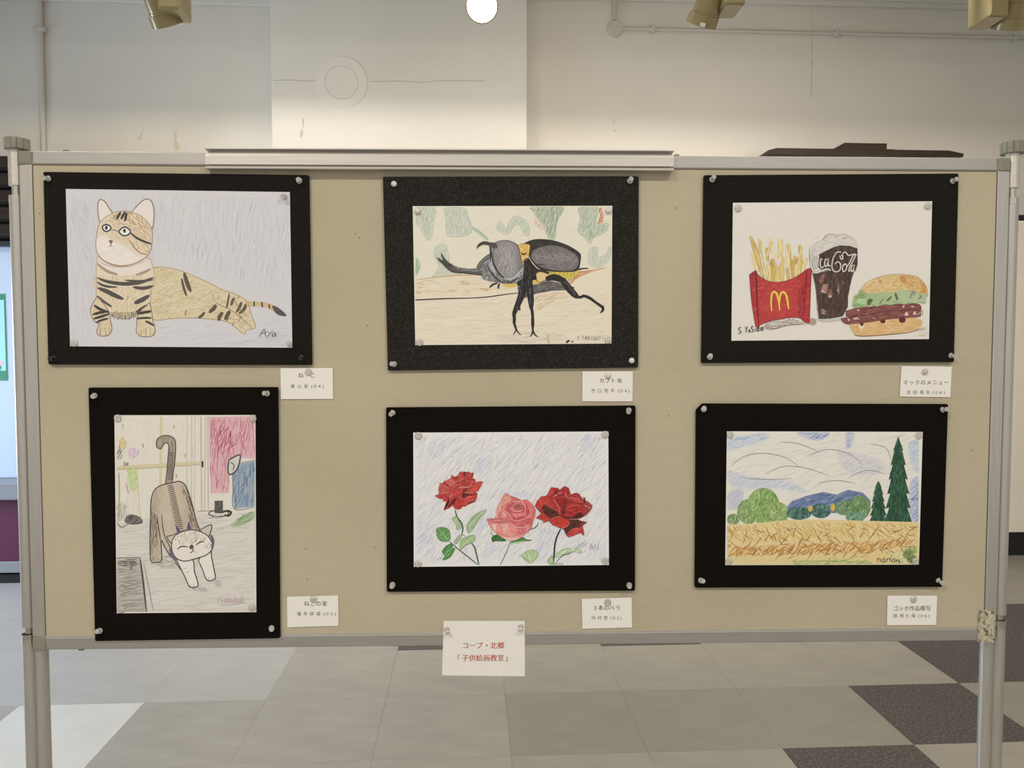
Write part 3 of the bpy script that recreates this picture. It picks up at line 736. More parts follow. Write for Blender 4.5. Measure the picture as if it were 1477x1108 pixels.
class Art:
    def __init__(s, name, crop, quad, paper, label):
        s.crop = s.base = crop; s.rng = np.random.default_rng(len(name) * 7 + int(crop[0]))
        Q = uv_quad(crop, quad, PD1); c = Q.mean(0); s.c = c
        s.sheet = np.array(quad, float)
        q = s.sheet / crop[2] + crop[:2]; s.lo = (max(q[0, 0], q[3, 0]) + .3, max(q[0, 1], q[1, 1]) + .3); s.hi = (min(q[1, 0], q[2, 0]) - .3, min(q[2, 1], q[3, 1]) - .3)
        s.root = empty(name, on_board(c[0], c[1], MD1 + .0001))
        tag(s.root, label, 'drawing')
        bm = bmesh.new(); prism(bm, list(Q - c)[::-1], -(PD1 - MD1 - .0001), 0)
        mesh_obj('paper_sheet', bm, mat('drawing_paper', tone(paper), 0.8, bump=(25, 0.05, 0.001)), s.root)
        s.k = 1; s.new(None)
    def new(s, name):
        if getattr(s, 'name', None) and s.V:
            V = np.concatenate(s.V); me = bpy.data.meshes.new(s.name)
            me.from_pydata(V.tolist(), [], s.F); at = me.color_attributes.new('pencil', 'FLOAT_COLOR', 'POINT')
            Cc = np.concatenate(s.C); at.data.foreach_set('color', np.concatenate([Cc, np.ones((len(Cc), 1))], 1).ravel())
            me.materials.append(M_PENCIL); me.update(); link(bpy.data.objects.new(s.name, me), s.root)
        s.name = name; s.V, s.F, s.C, s.n = [], [], [], 0
    def loc(s, P, z):
        x, y, k = s.crop
        U = bpts(np.clip(np.asarray(P, float) / k + (x, y), s.lo, s.hi), PD1) - s.c      # strokes stop at the paper's edge
        return np.stack([U[:, 0], np.full(len(U), -(PD1 - MD1 - .0001) - z), U[:, 1]], 1)
    def add(s, V, F, C):
        s.V.append(V); s.F.extend([[i + s.n for i in f] for f in F]); s.C.append(C); s.n += len(V)
    def fill(s, poly, rgb, smooth=True, n=4):
        P = curve(poly, True, n) if smooth else np.array(poly, float)
        s.k += 1; V = s.loc(P, s.k * DL)
        T_ = tessellate_polygon([[Vector((p[0], p[1], 0)) for p in P]])
        s.add(V, [list(t) for t in T_], np.tile(pencil(rgb), (len(P), 1)))
        return P
    def ribbon(s, P, w, rgb, taper=.25, z=None):
        P = np.asarray(P, float); n = len(P)
        if n < 2: return
        t = np.gradient(P, axis=0); L = np.linalg.norm(t, axis=1, keepdims=True); t = t / np.maximum(L, 1e-9)
        nrm = np.stack([-t[:, 1], t[:, 0]], 1)
        q = np.linspace(0, 1, n); ww = np.asarray(w, float)
        if ww.ndim: ww = np.interp(q, np.linspace(0, 1, len(ww)), ww)
        prof = ww * (1 - (1 - taper) * np.abs(2 * q - 1) ** 3) / 2
        if z is None: s.k += .6; z = s.k * DL
        A, B = P + nrm * prof[:, None], P - nrm * prof[:, None]
        V = s.loc(np.concatenate([A, B]), z)
        s.add(V, [[i, i + 1, n + i + 1, n + i] for i in range(n - 1)], np.tile(pencil(rgb), (2 * n, 1)))
    def line(s, pts, w, rgb, taper=.35, n=5):
        s.ribbon(curve(pts, False, n), w, rgb, taper)
    def outline(s, pts, w, rgb, gaps=0):
        P = curve(list(pts) + [pts[0]], False, 5); s.ribbon(P, w, rgb, .9)
    def hatch(s, poly, ang, gap, ln, w, cols, jit=6, smooth=True, bend=.05, keep=1.0, cf=None):
        P = curve(poly, True, 4) if smooth else np.array(poly, float)
        a = math.radians(ang); d = np.array((math.cos(a), -math.sin(a))); nn = np.array((-d[1], d[0]))
        pu, pv = P @ d, P @ nn; R = s.rng
        starts = []
        v = pv.min()
        while v < pv.max():
            u = pu.min() - R.uniform(0, ln)
            while u < pu.max():
                l = ln * R.uniform(.55, 1.35)
                if R.random() < keep: starts.append((u, v + R.uniform(-.5, .5) * gap, l))
                u += l * R.uniform(.75, 1.1)
            v += gap
        if not starts: return
        S = np.array(starts); N = len(S)
        ja = np.radians(R.normal(0, jit, N)); ca, sa = np.cos(ja), np.sin(ja)
        q = np.linspace(-.5, .5, 5)
        mid = (S[:, :1] + S[:, 2:] / 2) * d + S[:, 1:2] * nn
        dd = d * ca[:, None] + nn * sa[:, None]; n2 = nn * ca[:, None] - d * sa[:, None]
        b = R.normal(0, bend, N) * S[:, 2]
        pts = mid[:, None, :] + dd[:, None, :] * (q[None, :, None] * S[:, 2][:, None, None]) + n2[:, None, :] * ((.25 - q[None, :] ** 2) * 4 * b[:, None])[:, :, None]
        ins = inside(P, pts.reshape(-1, 2)).reshape(N, 5)
        s.k += 1; base = s.k * DL; ci = R.integers(0, len(cols), N); s.k += 3
        for i in range(N):
            m = ins[i]
            if not m[2]: continue
            lo = 2
            while lo > 0 and m[lo - 1]: lo -= 1
            hi = 2
            while hi < 4 and m[hi + 1]: hi += 1
            if hi - lo < 1: continue
            c = cols[ci[i]] if cf is None else cf(*pts[i, 2])
            j = R.normal(0, 3)
            s.ribbon(pts[i, lo:hi + 1], w * R.uniform(.7, 1.25), np.clip(np.array(c) + j, 0, 255), .3, base + 3 * DL * (i / N))
    def write(s, text, x, y, w, h, gap, lw, rgb, slant=0.0):
        for ch in text:
            for pl in GLY.get(ch, []):
                s.ribbon(curve([(x + px * w + (1 - py) * h * slant, y + py * h) for px, py in pl], False, 3), lw, rgb, .7)
            x += w + gap
GLY = {'T': [[(0, 0), (1, .02)], [(.5, 0), (.48, 1)]], 'A': [[(0, 1), (.5, 0), (.95, 1)], [(.2, .62), (.8, .6)]], 'N': [[(0, 1), (.05, 0)], [(.05, 0), (.9, 1)], [(.9, 1), (.95, 0)]],
       'I': [[(.5, 0), (.5, 1)]], 'i': [[(.5, .35), (.5, 1)], [(.45, .1), (.55, .15)]], 'G': [[(.95, .2), (.5, 0), (.05, .4), (.2, .9), (.7, 1), (.95, .65), (.55, .6)]], 'U': [[(.05, 0), (.08, .75), (.5, 1), (.9, .75), (.95, 0)]],
       'y': [[(.05, .2), (.45, .62)], [(.95, .15), (.45, .7), (0, 1.1)]], 'a': [[(.85, .45), (.45, .4), (.1, .7), (.35, 1), (.8, .8), (.85, .45), (.9, 1)]], 'S': [[(.9, .1), (.4, 0), (.1, .25), (.5, .5), (.85, .75), (.5, 1), (.05, .9)]],
       '.': [[(.45, .95), (.55, 1)]], 'Y': [[(.05, 0), (.5, .5)], [(.95, 0), (.5, .5), (.4, 1)]], 'o': [[(.5, .5), (.15, .75), (.5, 1), (.85, .75), (.5, .5)]], 'd': [[(.8, .5), (.35, .45), (.1, .75), (.4, 1), (.8, .8)], [(.85, 0), (.85, 1)]],
       'H': [[(.05, 0), (.05, 1)], [(.95, 0), (.95, 1)], [(.05, .5), (.95, .5)]], 'n': [[(.1, .35), (.12, 1)], [(.12, .6), (.5, .35), (.85, .55), (.88, 1)]], '/': [[(.3, .5), (.5, .4), (.4, 1)]]}

# ---------------------------------------------------------------- 1: tabby cat lying down
A = Art('pencil_drawing', C1, [(184, 143), (1269, 158), (1281, 912), (205, 905)], (202, 197, 196), 'coloured pencil drawing of a lying tabby cat with a striped tail')
sh = A.sheet
A.new('background_shading')
A.hatch([(600, 165), (1260, 170), (1270, 700), (900, 560), (700, 500), (620, 420)], 84, 7, 90, 4, [(198, 194, 194), (194, 190, 192), (205, 201, 199)], 5, False)
A.hatch([(205, 165), (600, 165), (620, 300), (620, 500), (320, 560), (210, 640)], 100, 8, 90, 4, [(198, 195, 195), (194, 192, 194)], 10, False)
A.hatch([(210, 560), (320, 520), (330, 760), (320, 890), (215, 880)], 95, 9, 80, 4, [(194, 191, 193), (201, 198, 198)], 8, False)
A.hatch([(620, 790), (900, 790), (1040, 850), (1270, 690), (1272, 900), (620, 900)], 8, 9, 90, 4, [(194, 191, 193), (203, 199, 199)], 6, False)
A.hatch([(195, 230), (240, 190), (300, 250), (290, 350), (330, 500), (320, 530), (270, 470), (230, 380), (195, 330)], 118, 13, 80, 4, [(182, 189, 194), (190, 194, 197), (176, 185, 190)], 8, bend=.1)
A.hatch([(198, 330), (225, 330), (215, 420), (200, 440)], 80, 9, 60, 4, [(180, 188, 195)], 8)
A.hatch([(960, 890), (1100, 860), (1200, 850), (1275, 830), (1278, 905), (960, 905)], 20, 8, 70, 5, [(190, 187, 189), (196, 192, 193)], 5, False)
A.new('tabby_cat')
body = [(605, 525), (660, 523), (720, 533), (780, 555), (860, 590), (940, 630), (1000, 650), (1040, 670), (1063, 690), (1075, 720), (1085, 760), (1100, 795), (1098, 818), (1062, 826), (1050, 845), (1020, 825), (975, 790), (900, 775), (800, 768), (700, 770), (610, 775), (595, 700), (600, 620)]
A.fill(body, (210, 193, 158)); A.hatch(body, 22, 6, 50, 4, [(198, 176, 132), (205, 185, 142), (191, 168, 122), (214, 198, 164)], 14)
tail = [(1055, 686), (1100, 688), (1150, 692), (1190, 706), (1225, 726), (1250, 750), (1247, 760), (1215, 754), (1185, 734), (1150, 716), (1105, 711), (1068, 712)]
A.fill(tail, (200, 172, 126)); A.fill([(1183, 710), (1205, 713), (1232, 733), (1251, 752), (1246, 760), (1215, 754), (1196, 738)], (84, 82, 82))
for p in ([(1096, 687), (1097, 712)], [(1133, 690), (1137, 717)], [(1168, 702), (1172, 722)]): A.line(p, 8, (50, 46, 42), .8)
DK, BR = (78, 72, 68), (150, 122, 88)
A.outline(body, 4, (170, 142, 104))
for p, w in (([(757, 548), (772, 598), (790, 642)], 15), ([(745, 575), (755, 620), (770, 664)], 9), ([(976, 648), (970, 685), (962, 722)], 7), ([(998, 670), (990, 690), (985, 708)], 10), ([(1024, 664), (1015, 672)], 10),
             ([(1036, 690), (1026, 715), (1010, 742)], 11), ([(1056, 700), (1048, 725), (1022, 748)], 12), ([(912, 704), (900, 722), (878, 742)], 15), ([(856, 738), (845, 755), (826, 768)], 10), ([(768, 730), (762, 757)], 10),
             ([(945, 740), (930, 760), (925, 782)], 14), ([(980, 733), (968, 752), (955, 778)], 14), ([(975, 765), (962, 785)], 10), ([(1000, 788), (990, 805)], 9), ([(900, 654), (897, 672)], 5), ([(925, 656), (921, 676)], 5),
             ([(1010, 750), (1040, 765)], 7), ([(1030, 770), (1018, 790)], 6)):
    A.line(p, w * 1.35, (96, 84, 70), .3)
for p in ([(890, 670), (930, 705), (985, 730), (1025, 760), (1062, 795), (1085, 815)], [(1075, 795), (1088, 815)], [(1040, 800), (1053, 832)], [(1022, 795), (1040, 825)], [(1000, 660), (1010, 700), (1040, 740), (1075, 765)]): A.line(p, 4, BR)
chest = [(338, 470), (332, 540), (335, 600), (332, 660), (345, 700), (400, 745), (470, 772), (540, 748), (590, 702), (598, 640), (614, 560), (600, 500), (575, 478)]
A.fill(chest, (216, 200, 172), False); A.hatch([(334, 560), (612, 560), (598, 650), (540, 745), (470, 770), (400, 745), (335, 680)], 75, 7, 40, 4, [(205, 180, 136), (212, 192, 158), (196, 170, 128)], 14)
A.fill([(340, 470), (345, 505), (390, 545), (450, 562), (520, 560), (590, 525), (575, 480), (480, 516)], (221, 207, 194), False)
for p, w in (([(333, 502), (365, 528), (400, 548), (440, 556)], 14), ([(520, 560), (560, 548), (598, 530)], 13)): A.line(p, w, (170, 140, 124), .1)
for p, w in (([(335, 572), (380, 590), (450, 602), (520, 600), (565, 590), (612, 570)], 14), ([(333, 592), (360, 608), (395, 617), (435, 618)], 9), ([(338, 622), (380, 638), (425, 660), (465, 678)], 17),
             ([(508, 618), (560, 624), (612, 612)], 13), ([(515, 697), (550, 682), (592, 658)], 17), ([(522, 742), (552, 724), (586, 702)], 12), ([(336, 660), (368, 688), (410, 716)], 9), ([(470, 585), (540, 590), (612, 582)], 9)):
    A.line(p, w * 1.3, (86, 78, 74), .15)
A.outline(chest, 3, (175, 150, 124))
A.hatch([(404, 735), (450, 738), (524, 738), (522, 764), (480, 779), (430, 779), (405, 762)], 80, 5, 22, 4, [(122, 104, 84), (140, 120, 96)], 12)
for leg in ([(335, 664), (315, 698), (303, 730), (310, 760), (325, 785), (345, 800), (335, 828), (340, 848), (365, 856), (395, 848), (408, 820), (400, 780), (396, 745), (370, 702)],
            [(590, 692), (560, 720), (540, 745), (528, 775), (530, 800), (526, 835), (545, 855), (580, 859), (610, 850), (617, 820), (606, 780), (601, 740)]):
    A.fill(leg, (212, 192, 158)); A.hatch(leg, 70, 7, 30, 4, [(200, 174, 132), (214, 196, 164)], 16); A.outline(leg, 4, (128, 106, 84))
for p, w in (([(320, 705), (352, 726), (396, 742)], 12), ([(314, 752), (350, 742), (392, 735)], 12), ([(318, 772), (352, 762), (396, 748)], 11), ([(330, 790), (360, 778), (392, 770)], 9), ([(528, 748), (570, 740), (600, 736)], 12), ([(526, 772), (560, 768), (602, 768)], 9), ([(540, 728), (582, 706)], 9), ([(568, 782), (590, 792), (612, 806)], 9), ([(345, 790), (355, 800)], 8)):
    A.line(p, w * 1.2, (72, 66, 62), .25)
for p in ([(352, 815), (350, 850)], [(374, 815), (379, 852)], [(396, 818), (396, 842)], [(550, 822), (548, 850)], [(572, 820), (572, 856)], [(594, 818), (594, 852)]): A.line(p, 6, (88, 72, 60))
for ear in ([(348, 305), (340, 250), (342, 206), (355, 195), (375, 206), (395, 237), (410, 264), (390, 285), (362, 306)], [(500, 260), (530, 225), (560, 198), (585, 193), (605, 215), (612, 262), (608, 318), (600, 332), (560, 288), (520, 266)]):
    A.fill(ear, (221, 209, 196)); A.outline(ear, 5, (132, 114, 96))
head = [(408, 262), (440, 253), (480, 251), (508, 258), (542, 270), (577, 300), (601, 335), (603, 380), (600, 420), (588, 452), (570, 476), (530, 500), (480, 515), (440, 517), (400, 508), (362, 487), (340, 460), (330, 420), (334, 370), (344, 320), (370, 286)]
A.fill(head, (217, 200, 176))
def furcol(x, y):
    k = np.clip((x - 340) / 260, 0, 1) * .7 + np.clip((330 - y) / 100, -.6, .6) * .5 + .25
    k = np.clip(k, 0, 1); return tuple(np.array((219, 200, 172)) * (1 - k) + np.array((183, 144, 92)) * k)
A.hatch([(408, 264), (480, 254), (545, 273), (600, 337), (603, 400), (585, 455), (540, 440), (470, 410), (430, 398), (345, 370), (346, 320), (372, 288)], -40, 6, 36, 4, [(190, 150, 95)], 22, cf=furcol)
A.fill([(334, 385), (375, 372), (420, 402), (455, 415), (490, 438), (530, 468), (562, 470), (520, 500), (470, 513), (420, 511), (370, 489), (341, 460)], (223, 211, 200))
A.hatch([(345, 400), (420, 405), (520, 470), (470, 510), (380, 490)], 20, 11, 40, 4, [(216, 202, 190), (228, 217, 207)], 15)
for p in ([(432, 262), (414, 291)], [(452, 254), (440, 272), (430, 293)], [(472, 252), (462, 272), (452, 291)], [(479, 256), (476, 278), (469, 301)]): A.line(p, 12, (66, 60, 58), .2)
A.line([(338, 455), (365, 487), (410, 508), (460, 515), (520, 503), (582, 468)], 5, (158, 130, 108)); A.line([(345, 490), (375, 510), (430, 520), (500, 516), (575, 488)], 4, (188, 160, 140))
A.outline(head, 4, (165, 136, 106))
for e, pc_ in (([(361, 327), (375, 316), (395, 320), (403, 335), (386, 349), (368, 343)], (381, 331)), ([(441, 350), (460, 330), (480, 330), (498, 351), (480, 368), (458, 367)], (469, 346))):
    A.fill(e, (226, 220, 210)); A.outline(e, 7, (58, 64, 68)); A.fill(oval(*pc_, 7, 10), (88, 78, 70)); A.fill(oval(*pc_, 3, 6), (40, 36, 34))
A.line([(402, 340), (425, 345), (442, 349)], 4, (120, 98, 76))
A.line([(497, 355), (528, 380), (565, 398), (600, 410)], 10, (56, 62, 64), .4); A.line([(492, 392), (515, 425), (545, 452), (582, 462)], 6, (164, 126, 88))
A.fill([(393, 394), (403, 391), (413, 394), (404, 409)], (128, 92, 82)); A.line([(404, 408), (404, 415), (393, 423)], 4, (105, 80, 72)); A.line([(404, 414), (411, 423)], 4, (105, 80, 72))
A.new('signature')
SG = (82, 82, 112)
for p in ([(1121, 858), (1146, 821), (1152, 858)], [(1128, 844), (1156, 839)], [(1160, 832), (1173, 844)], [(1187, 829), (1158, 863)], [(1198, 840), (1188, 843), (1184, 853), (1194, 857), (1200, 842), (1203, 858)]): A.line(p, 4, SG, .7, 3)
A.new(None)

# ---------------------------------------------------------------- 2: beetle
A = Art('pencil_drawing', C2, [(204, 212), (1267, 210), (1263, 944), (218, 952)], (219, 210, 190), 'coloured pencil drawing of a black horned beetle on a log')
A.new('leaf_background')
A.hatch([(212, 220), (1262, 218), (1262, 540), (560, 570), (215, 590)], 30, 16, 70, 4, [(213, 208, 180), (216, 210, 186), (209, 207, 176)], 12, False, keep=.8)
GR = [(172, 182, 158), (182, 190, 168), (164, 176, 150)]
for pl, cols, an in (([(214, 222), (320, 215), (316, 300), (302, 380), (278, 390), (248, 335), (215, 290)], GR, 80), ([(375, 222), (478, 222), (500, 270), (520, 330), (500, 366), (420, 376), (386, 360), (382, 290)], [(172, 182, 164), (182, 190, 172)], 75),
                     ([(650, 330), (664, 295), (686, 310), (700, 336), (735, 275), (770, 267), (820, 308), (826, 358), (806, 370), (772, 312), (742, 322), (714, 361), (680, 356)], [(168, 182, 156), (180, 190, 166)], 60),
                     ([(835, 216), (1005, 212), (972, 300), (962, 386), (930, 388), (900, 320), (850, 250)], [(134, 152, 122), (150, 166, 136), (124, 142, 112)], 70),
                     ([(1085, 222), (1190, 215), (1182, 300), (1246, 305), (1230, 350), (1170, 380), (1150, 412), (1120, 380), (1084, 345), (1096, 280)], [(148, 164, 136), (164, 177, 150)], 70),
                     ([(1146, 440), (1186, 430), (1190, 480), (1230, 470), (1255, 425), (1258, 470), (1230, 520), (1180, 540), (1140, 510)], [(172, 180, 162), (186, 192, 174)], 70),
                     ([(320, 440), (355, 414), (384, 430), (396, 480), (402, 545), (462, 572), (345, 585), (308, 590), (346, 540), (320, 480)], [(170, 180, 156), (184, 191, 168)], 75),
                     ([(216, 488), (236, 500), (244, 540), (218, 580)], [(120, 160, 116), (140, 170, 130)], 80)):
    A.fill(pl, tuple(np.array(cols[0]) * .3 + np.array((217, 210, 188)) * .7)); A.hatch(pl, an, 6.5, 40, 4, cols, 12); A.outline(pl, 3, (170, 180, 156))
A.line([(518, 325), (560, 352), (606, 392)], 16, (168, 182, 156), .6)
A.hatch([(858, 265), (850, 305), (878, 336), (902, 336), (886, 290)], 60, 6, 30, 4, [(206, 168, 138), (214, 182, 152)])
A.hatch([(1190, 216), (1224, 230), (1222, 280), (1192, 316), (1180, 302), (1200, 270)], 60, 5, 30, 5, [(190, 122, 84), (200, 138, 100)])
A.new('log')
A.fill([(214, 612), (330, 592), (480, 582), (600, 590), (800, 600), (1000, 600), (1060, 560), (1180, 543), (1265, 540), (1262, 942), (220, 950)], (220, 206, 180), False)
A.hatch([(216, 615), (560, 585), (780, 640), (700, 680), (216, 700)], 5, 8, 80, 4, [(216, 196, 162), (222, 206, 178), (212, 190, 154)], 6, False)
A.hatch([(222, 720), (760, 690), (900, 740), (1258, 640), (1258, 930), (225, 940)], 6, 10, 100, 4, [(216, 200, 172), (223, 210, 186), (210, 194, 164)], 8, False)
A.hatch([(860, 690), (1030, 670), (1080, 690), (960, 720), (870, 780)], 25, 7, 60, 4, [(205, 170, 126), (212, 182, 142)], 8)
A.fill([(1030, 605), (1075, 566), (1140, 552), (1240, 540), (1150, 566), (1075, 600), (1045, 630)], (206, 170, 134)); A.hatch([(1030, 605), (1075, 566), (1140, 552), (1240, 540), (1150, 566), (1075, 600), (1045, 630)], 28, 6, 50, 5, [(186, 124, 80), (200, 146, 100)], 8)
for x, y, rx, ry in ((245, 622, 26, 7), (320, 618, 16, 6), (240, 645, 16, 6), (232, 670, 20, 8), (285, 668, 14, 6), (410, 663, 28, 8), (498, 663, 22, 7), (480, 621, 32, 12), (590, 655, 30, 9)):
    A.hatch(oval(x, y, rx, ry), 12, 4, 24, 4, [(204, 168, 118), (212, 180, 134)])
A.line([(215, 605), (330, 590), (460, 580), (560, 578)], 6, (205, 170, 126)); A.line([(930, 895), (922, 915), (930, 944)], 12, (205, 150, 105), .3)
A.hatch([(640, 910), (760, 880), (1000, 890), (1010, 930), (700, 940)], 10, 9, 60, 4, [(200, 190, 172), (208, 196, 176)], 8)
A.line([(216, 712), (300, 708), (400, 704), (500, 702), (600, 696), (700, 682), (775, 674)], [8, 7, 5, 6, 5], (66, 60, 56), .8)
A.crop = (620, 335, 5.681)
A.fill([(730, 430), (850, 430), (960, 400), (1080, 420), (1130, 470), (1000, 482), (850, 510), (770, 542), (724, 490)], (120, 114, 108)); A.hatch([(730, 430), (850, 430), (960, 400), (1080, 420), (1130, 470), (1000, 482), (850, 510), (770, 542), (724, 490)], 12, 7, 60, 7, [(88, 84, 82), (110, 105, 100), (74, 70, 68)], 8)
A.new('beetle')
BK = (46, 43, 41)
A.fill([(1216, 300), (1250, 292), (1290, 292), (1298, 300), (1255, 303), (1222, 312)], (64, 58, 54))
bel = [(975, 318), (1100, 320), (1216, 312), (1192, 362), (1112, 388), (1060, 358), (1008, 352)]
A.fill(bel, (204, 178, 74))
for x in (1000, 1020, 1068, 1100, 1130, 1160, 1185): A.line([(x, 318), (x - 6, 350 + (x - 1000) * .1)], 9, (66, 58, 36), .3)
ely = [(768, 96), (830, 68), (900, 59), (1000, 68), (1100, 98), (1180, 138), (1231, 180), (1232, 232), (1220, 292), (1190, 318), (1100, 324), (1000, 320), (930, 312), (880, 284), (842, 242), (816, 190), (818, 106)]
A.fill(ely, (58, 54, 52))
A.hatch(ely, 15, 9, 50, 8, [(52, 48, 46), (68, 63, 61), (46, 42, 40)], 12)
inn = [(850, 152), (930, 118), (1020, 110), (1110, 132), (1196, 186), (1220, 232), (1204, 290), (1150, 316), (1050, 316), (960, 300), (882, 268), (832, 208)]
def elc(x, y):
    k = np.clip((y - 120) / 170, 0, 1); k = 1 - abs(k - .55) * 1.1
    return tuple(np.array((92, 87, 84)) * (1 - k) + np.array((140, 132, 127)) * k)
A.fill(inn, (112, 105, 101)); A.hatch(inn, 20, 7, 50, 6, [(130, 122, 118)], 16, cf=elc); A.hatch(inn, -35, 16, 40, 4, [(90, 84, 82), (150, 142, 138)], 20, keep=.6)
A.line([(870, 270), (910, 262), (945, 275)], 9, (50, 46, 44)); A.outline(ely, 6, (48, 45, 43))
thor = [(770, 238), (815, 214), (842, 262), (882, 300), (985, 330), (962, 347), (900, 326), (866, 350), (882, 400), (842, 402), (822, 372), (790, 420), (722, 442), (700, 402), (768, 300)]
A.fill(thor, (42, 37, 34), False); A.hatch(thor, 70, 9, 40, 7, [(56, 48, 44), (34, 30, 28), (72, 58, 50)], 18, False)
A.fill([(842, 396), (882, 388), (868, 342), (900, 324), (950, 336), (986, 360), (930, 402), (884, 426), (842, 420)], (214, 186, 122)); A.fill([(842, 398), (884, 392), (886, 424), (842, 420)], (216, 178, 82))
A.outline([(868, 342), (900, 324), (950, 336), (986, 360), (930, 402), (884, 410)], 6, (90, 72, 44))
A.fill([(598, 426), (700, 420), (716, 440), (662, 453), (614, 446)], (214, 180, 84))
neck = [(722, 106), (770, 94), (820, 105), (813, 170), (806, 216), (775, 236), (752, 242), (740, 180)]
A.fill(neck, (219, 176, 92), False); A.hatch(neck, 60, 8, 30, 6, [(205, 155, 70), (228, 190, 112)], 14, False)
A.line([(748, 170), (768, 184), (792, 166)], 12, (58, 48, 38), .3); A.outline(neck, 4, (120, 92, 50))
A.hatch([(765, 225), (806, 205), (800, 250), (770, 250)], 80, 6, 24, 6, [(60, 50, 42)])
headp = [(385, 300), (415, 340), (430, 382), (480, 402), (560, 412), (620, 426), (700, 420), (760, 380), (772, 296), (740, 320), (650, 400), (560, 335), (520, 270), (492, 200), (430, 270)]
A.fill(headp, (128, 124, 122), False); A.hatch(headp, 55, 9, 40, 6, [(96, 92, 90), (150, 148, 146), (168, 170, 170)], 20, False)
for p in ([(430, 310), (445, 385)], [(455, 305), (500, 395)], [(480, 300), (545, 400)], [(500, 330), (560, 410)], [(470, 260), (500, 330), (560, 390), (610, 420)]): A.line(p, 12, (62, 58, 56), .2)
A.hatch([(478, 245), (500, 240), (540, 330), (520, 345)], 120, 6, 40, 6, [(176, 184, 186), (160, 168, 170)])
pro = [(490, 112), (540, 80), (600, 67), (660, 74), (710, 100), (730, 140), (746, 220), (771, 286), (740, 322), (700, 366), (650, 402), (600, 372), (560, 332), (525, 270), (504, 200), (491, 150)]
def prc(x, y):
    k = np.clip(1 - ((x - 630) / 130) ** 2 - ((y - 215) / 190) ** 2 * .6, 0, 1)
    return tuple(np.array((104, 99, 96)) * (1 - k) + np.array((166, 159, 153)) * k)
A.fill(pro, (140, 134, 129)); A.hatch(pro, 78, 6.5, 60, 6, [(140, 134, 129)], 8, cf=prc); A.hatch([(540, 110), (700, 110), (740, 280), (650, 370), (560, 300)], 80, 14, 60, 4, [(172, 166, 160), (120, 114, 110)], 8)
A.line([(495, 120), (508, 200), (528, 270), (562, 332), (602, 372), (650, 402)], 13, (58, 54, 52), .5); A.line([(600, 378), (660, 385), (712, 352), (768, 292)], 16, (168, 174, 176), .3); A.line([(540, 80), (600, 68), (660, 75), (712, 102), (732, 142), (748, 222), (771, 286)], 6, (58, 54, 52))
A.line([(600, 400), (660, 412), (730, 370)], 12, (70, 66, 64), .3)
A.fill([(490, 82), (450, 74), (410, 87), (388, 114), (385, 139), (400, 122), (430, 106), (470, 106), (500, 122), (550, 132), (544, 92)], (82, 76, 74)); A.line([(388, 130), (400, 104), (440, 84), (500, 96)], 7, (52, 48, 46))
A.line([(495, 120), (496, 180), (497, 240)], 9, (48, 44, 42))
A.fill([(385, 302), (395, 265), (440, 215), (490, 180), (493, 206), (450, 236), (416, 280), (410, 302)], (116, 111, 108)); A.outline([(385, 302), (395, 265), (440, 215), (490, 180), (493, 206), (450, 236), (416, 280), (410, 302)], 6, (62, 58, 56))
horn = [(54, 206), (80, 220), (104, 228), (92, 190), (92, 174), (104, 182), (130, 222), (180, 264), (250, 290), (330, 300), (398, 300), (430, 352), (360, 347), (280, 336), (200, 330), (150, 306), (110, 268), (76, 238)]
A.fill(horn, (92, 87, 85)); A.hatch([(190, 274), (250, 292), (330, 302), (400, 302), (405, 322), (300, 318), (220, 305)], -10, 7, 50, 6, [(150, 144, 140), (132, 126, 122)], 6); A.hatch([(60, 210), (130, 224), (190, 275), (160, 305), (110, 265)], -40, 7, 40, 6, [(60, 56, 54), (78, 72, 70)], 8)
A.line([(110, 266), (150, 304), (200, 328), (280, 334), (360, 344), (425, 350)], 8, (54, 50, 48))
A.line([(488, 456), (515, 430), (560, 416)], 16, (66, 60, 56), .2); A.line([(564, 466), (562, 440), (575, 420)], 16, (60, 54, 50), .2)
def leg(pts, w): A.ribbon(curve(pts, False, 5), np.array(w) * 1.25, (44, 42, 42), .85)
leg([(772, 412), (756, 500), (722, 590), (688, 672)], [52, 48, 38, 30]); leg([(688, 668), (692, 705), (690, 745)], [26, 20, 22]); leg([(690, 742), (702, 780), (710, 802)], [18, 14, 12]); leg([(708, 796), (698, 818), (684, 840)], [10, 8, 5]); leg([(708, 796), (725, 822), (747, 843)], [10, 8, 4]); leg([(735, 560), (730, 605), (738, 642)], [22, 18, 8])
leg([(814, 378), (820, 480), (828, 560), (832, 634)], [44, 46, 40, 22]); leg([(836, 630), (842, 690), (843, 762)], [22, 18, 24]); leg([(843, 758), (843, 815)], [22, 12]); leg([(844, 806), (836, 835), (822, 857)], [12, 9, 5]); leg([(844, 806), (860, 838), (886, 858)], [12, 9, 5])
leg([(950, 385), (1020, 370), (1092, 396)], [30, 44, 40]); leg([(1085, 386), (1130, 450), (1180, 505), (1212, 534)], [44, 46, 42, 26]); leg([(1206, 530), (1240, 532), (1262, 522), (1310, 540), (1360, 576), (1412, 612)], [22, 18, 18, 20, 16, 22]); leg([(1412, 604), (1418, 635), (1398, 662)], [22, 18, 7]); leg([(1140, 440), (1186, 459)], [12, 5])
A.hatch([(745, 420), (765, 420), (730, 590), (705, 660)], 75, 9, 50, 5, [(92, 90, 92)], 5); A.hatch([(808, 400), (822, 400), (832, 590), (820, 590)], 88, 8, 50, 5, [(96, 94, 96)], 4); A.hatch([(1100, 405), (1120, 405), (1195, 505), (1180, 510)], -52, 9, 40, 5, [(92, 90, 90)], 5)
A.new('signature')
A.write('T', 1207, 855, 18, 32, 0, 4, (128, 122, 112)); A.write('TANIGUTI', 1247, 850, 17, 34, 6, 4, (128, 122, 112))
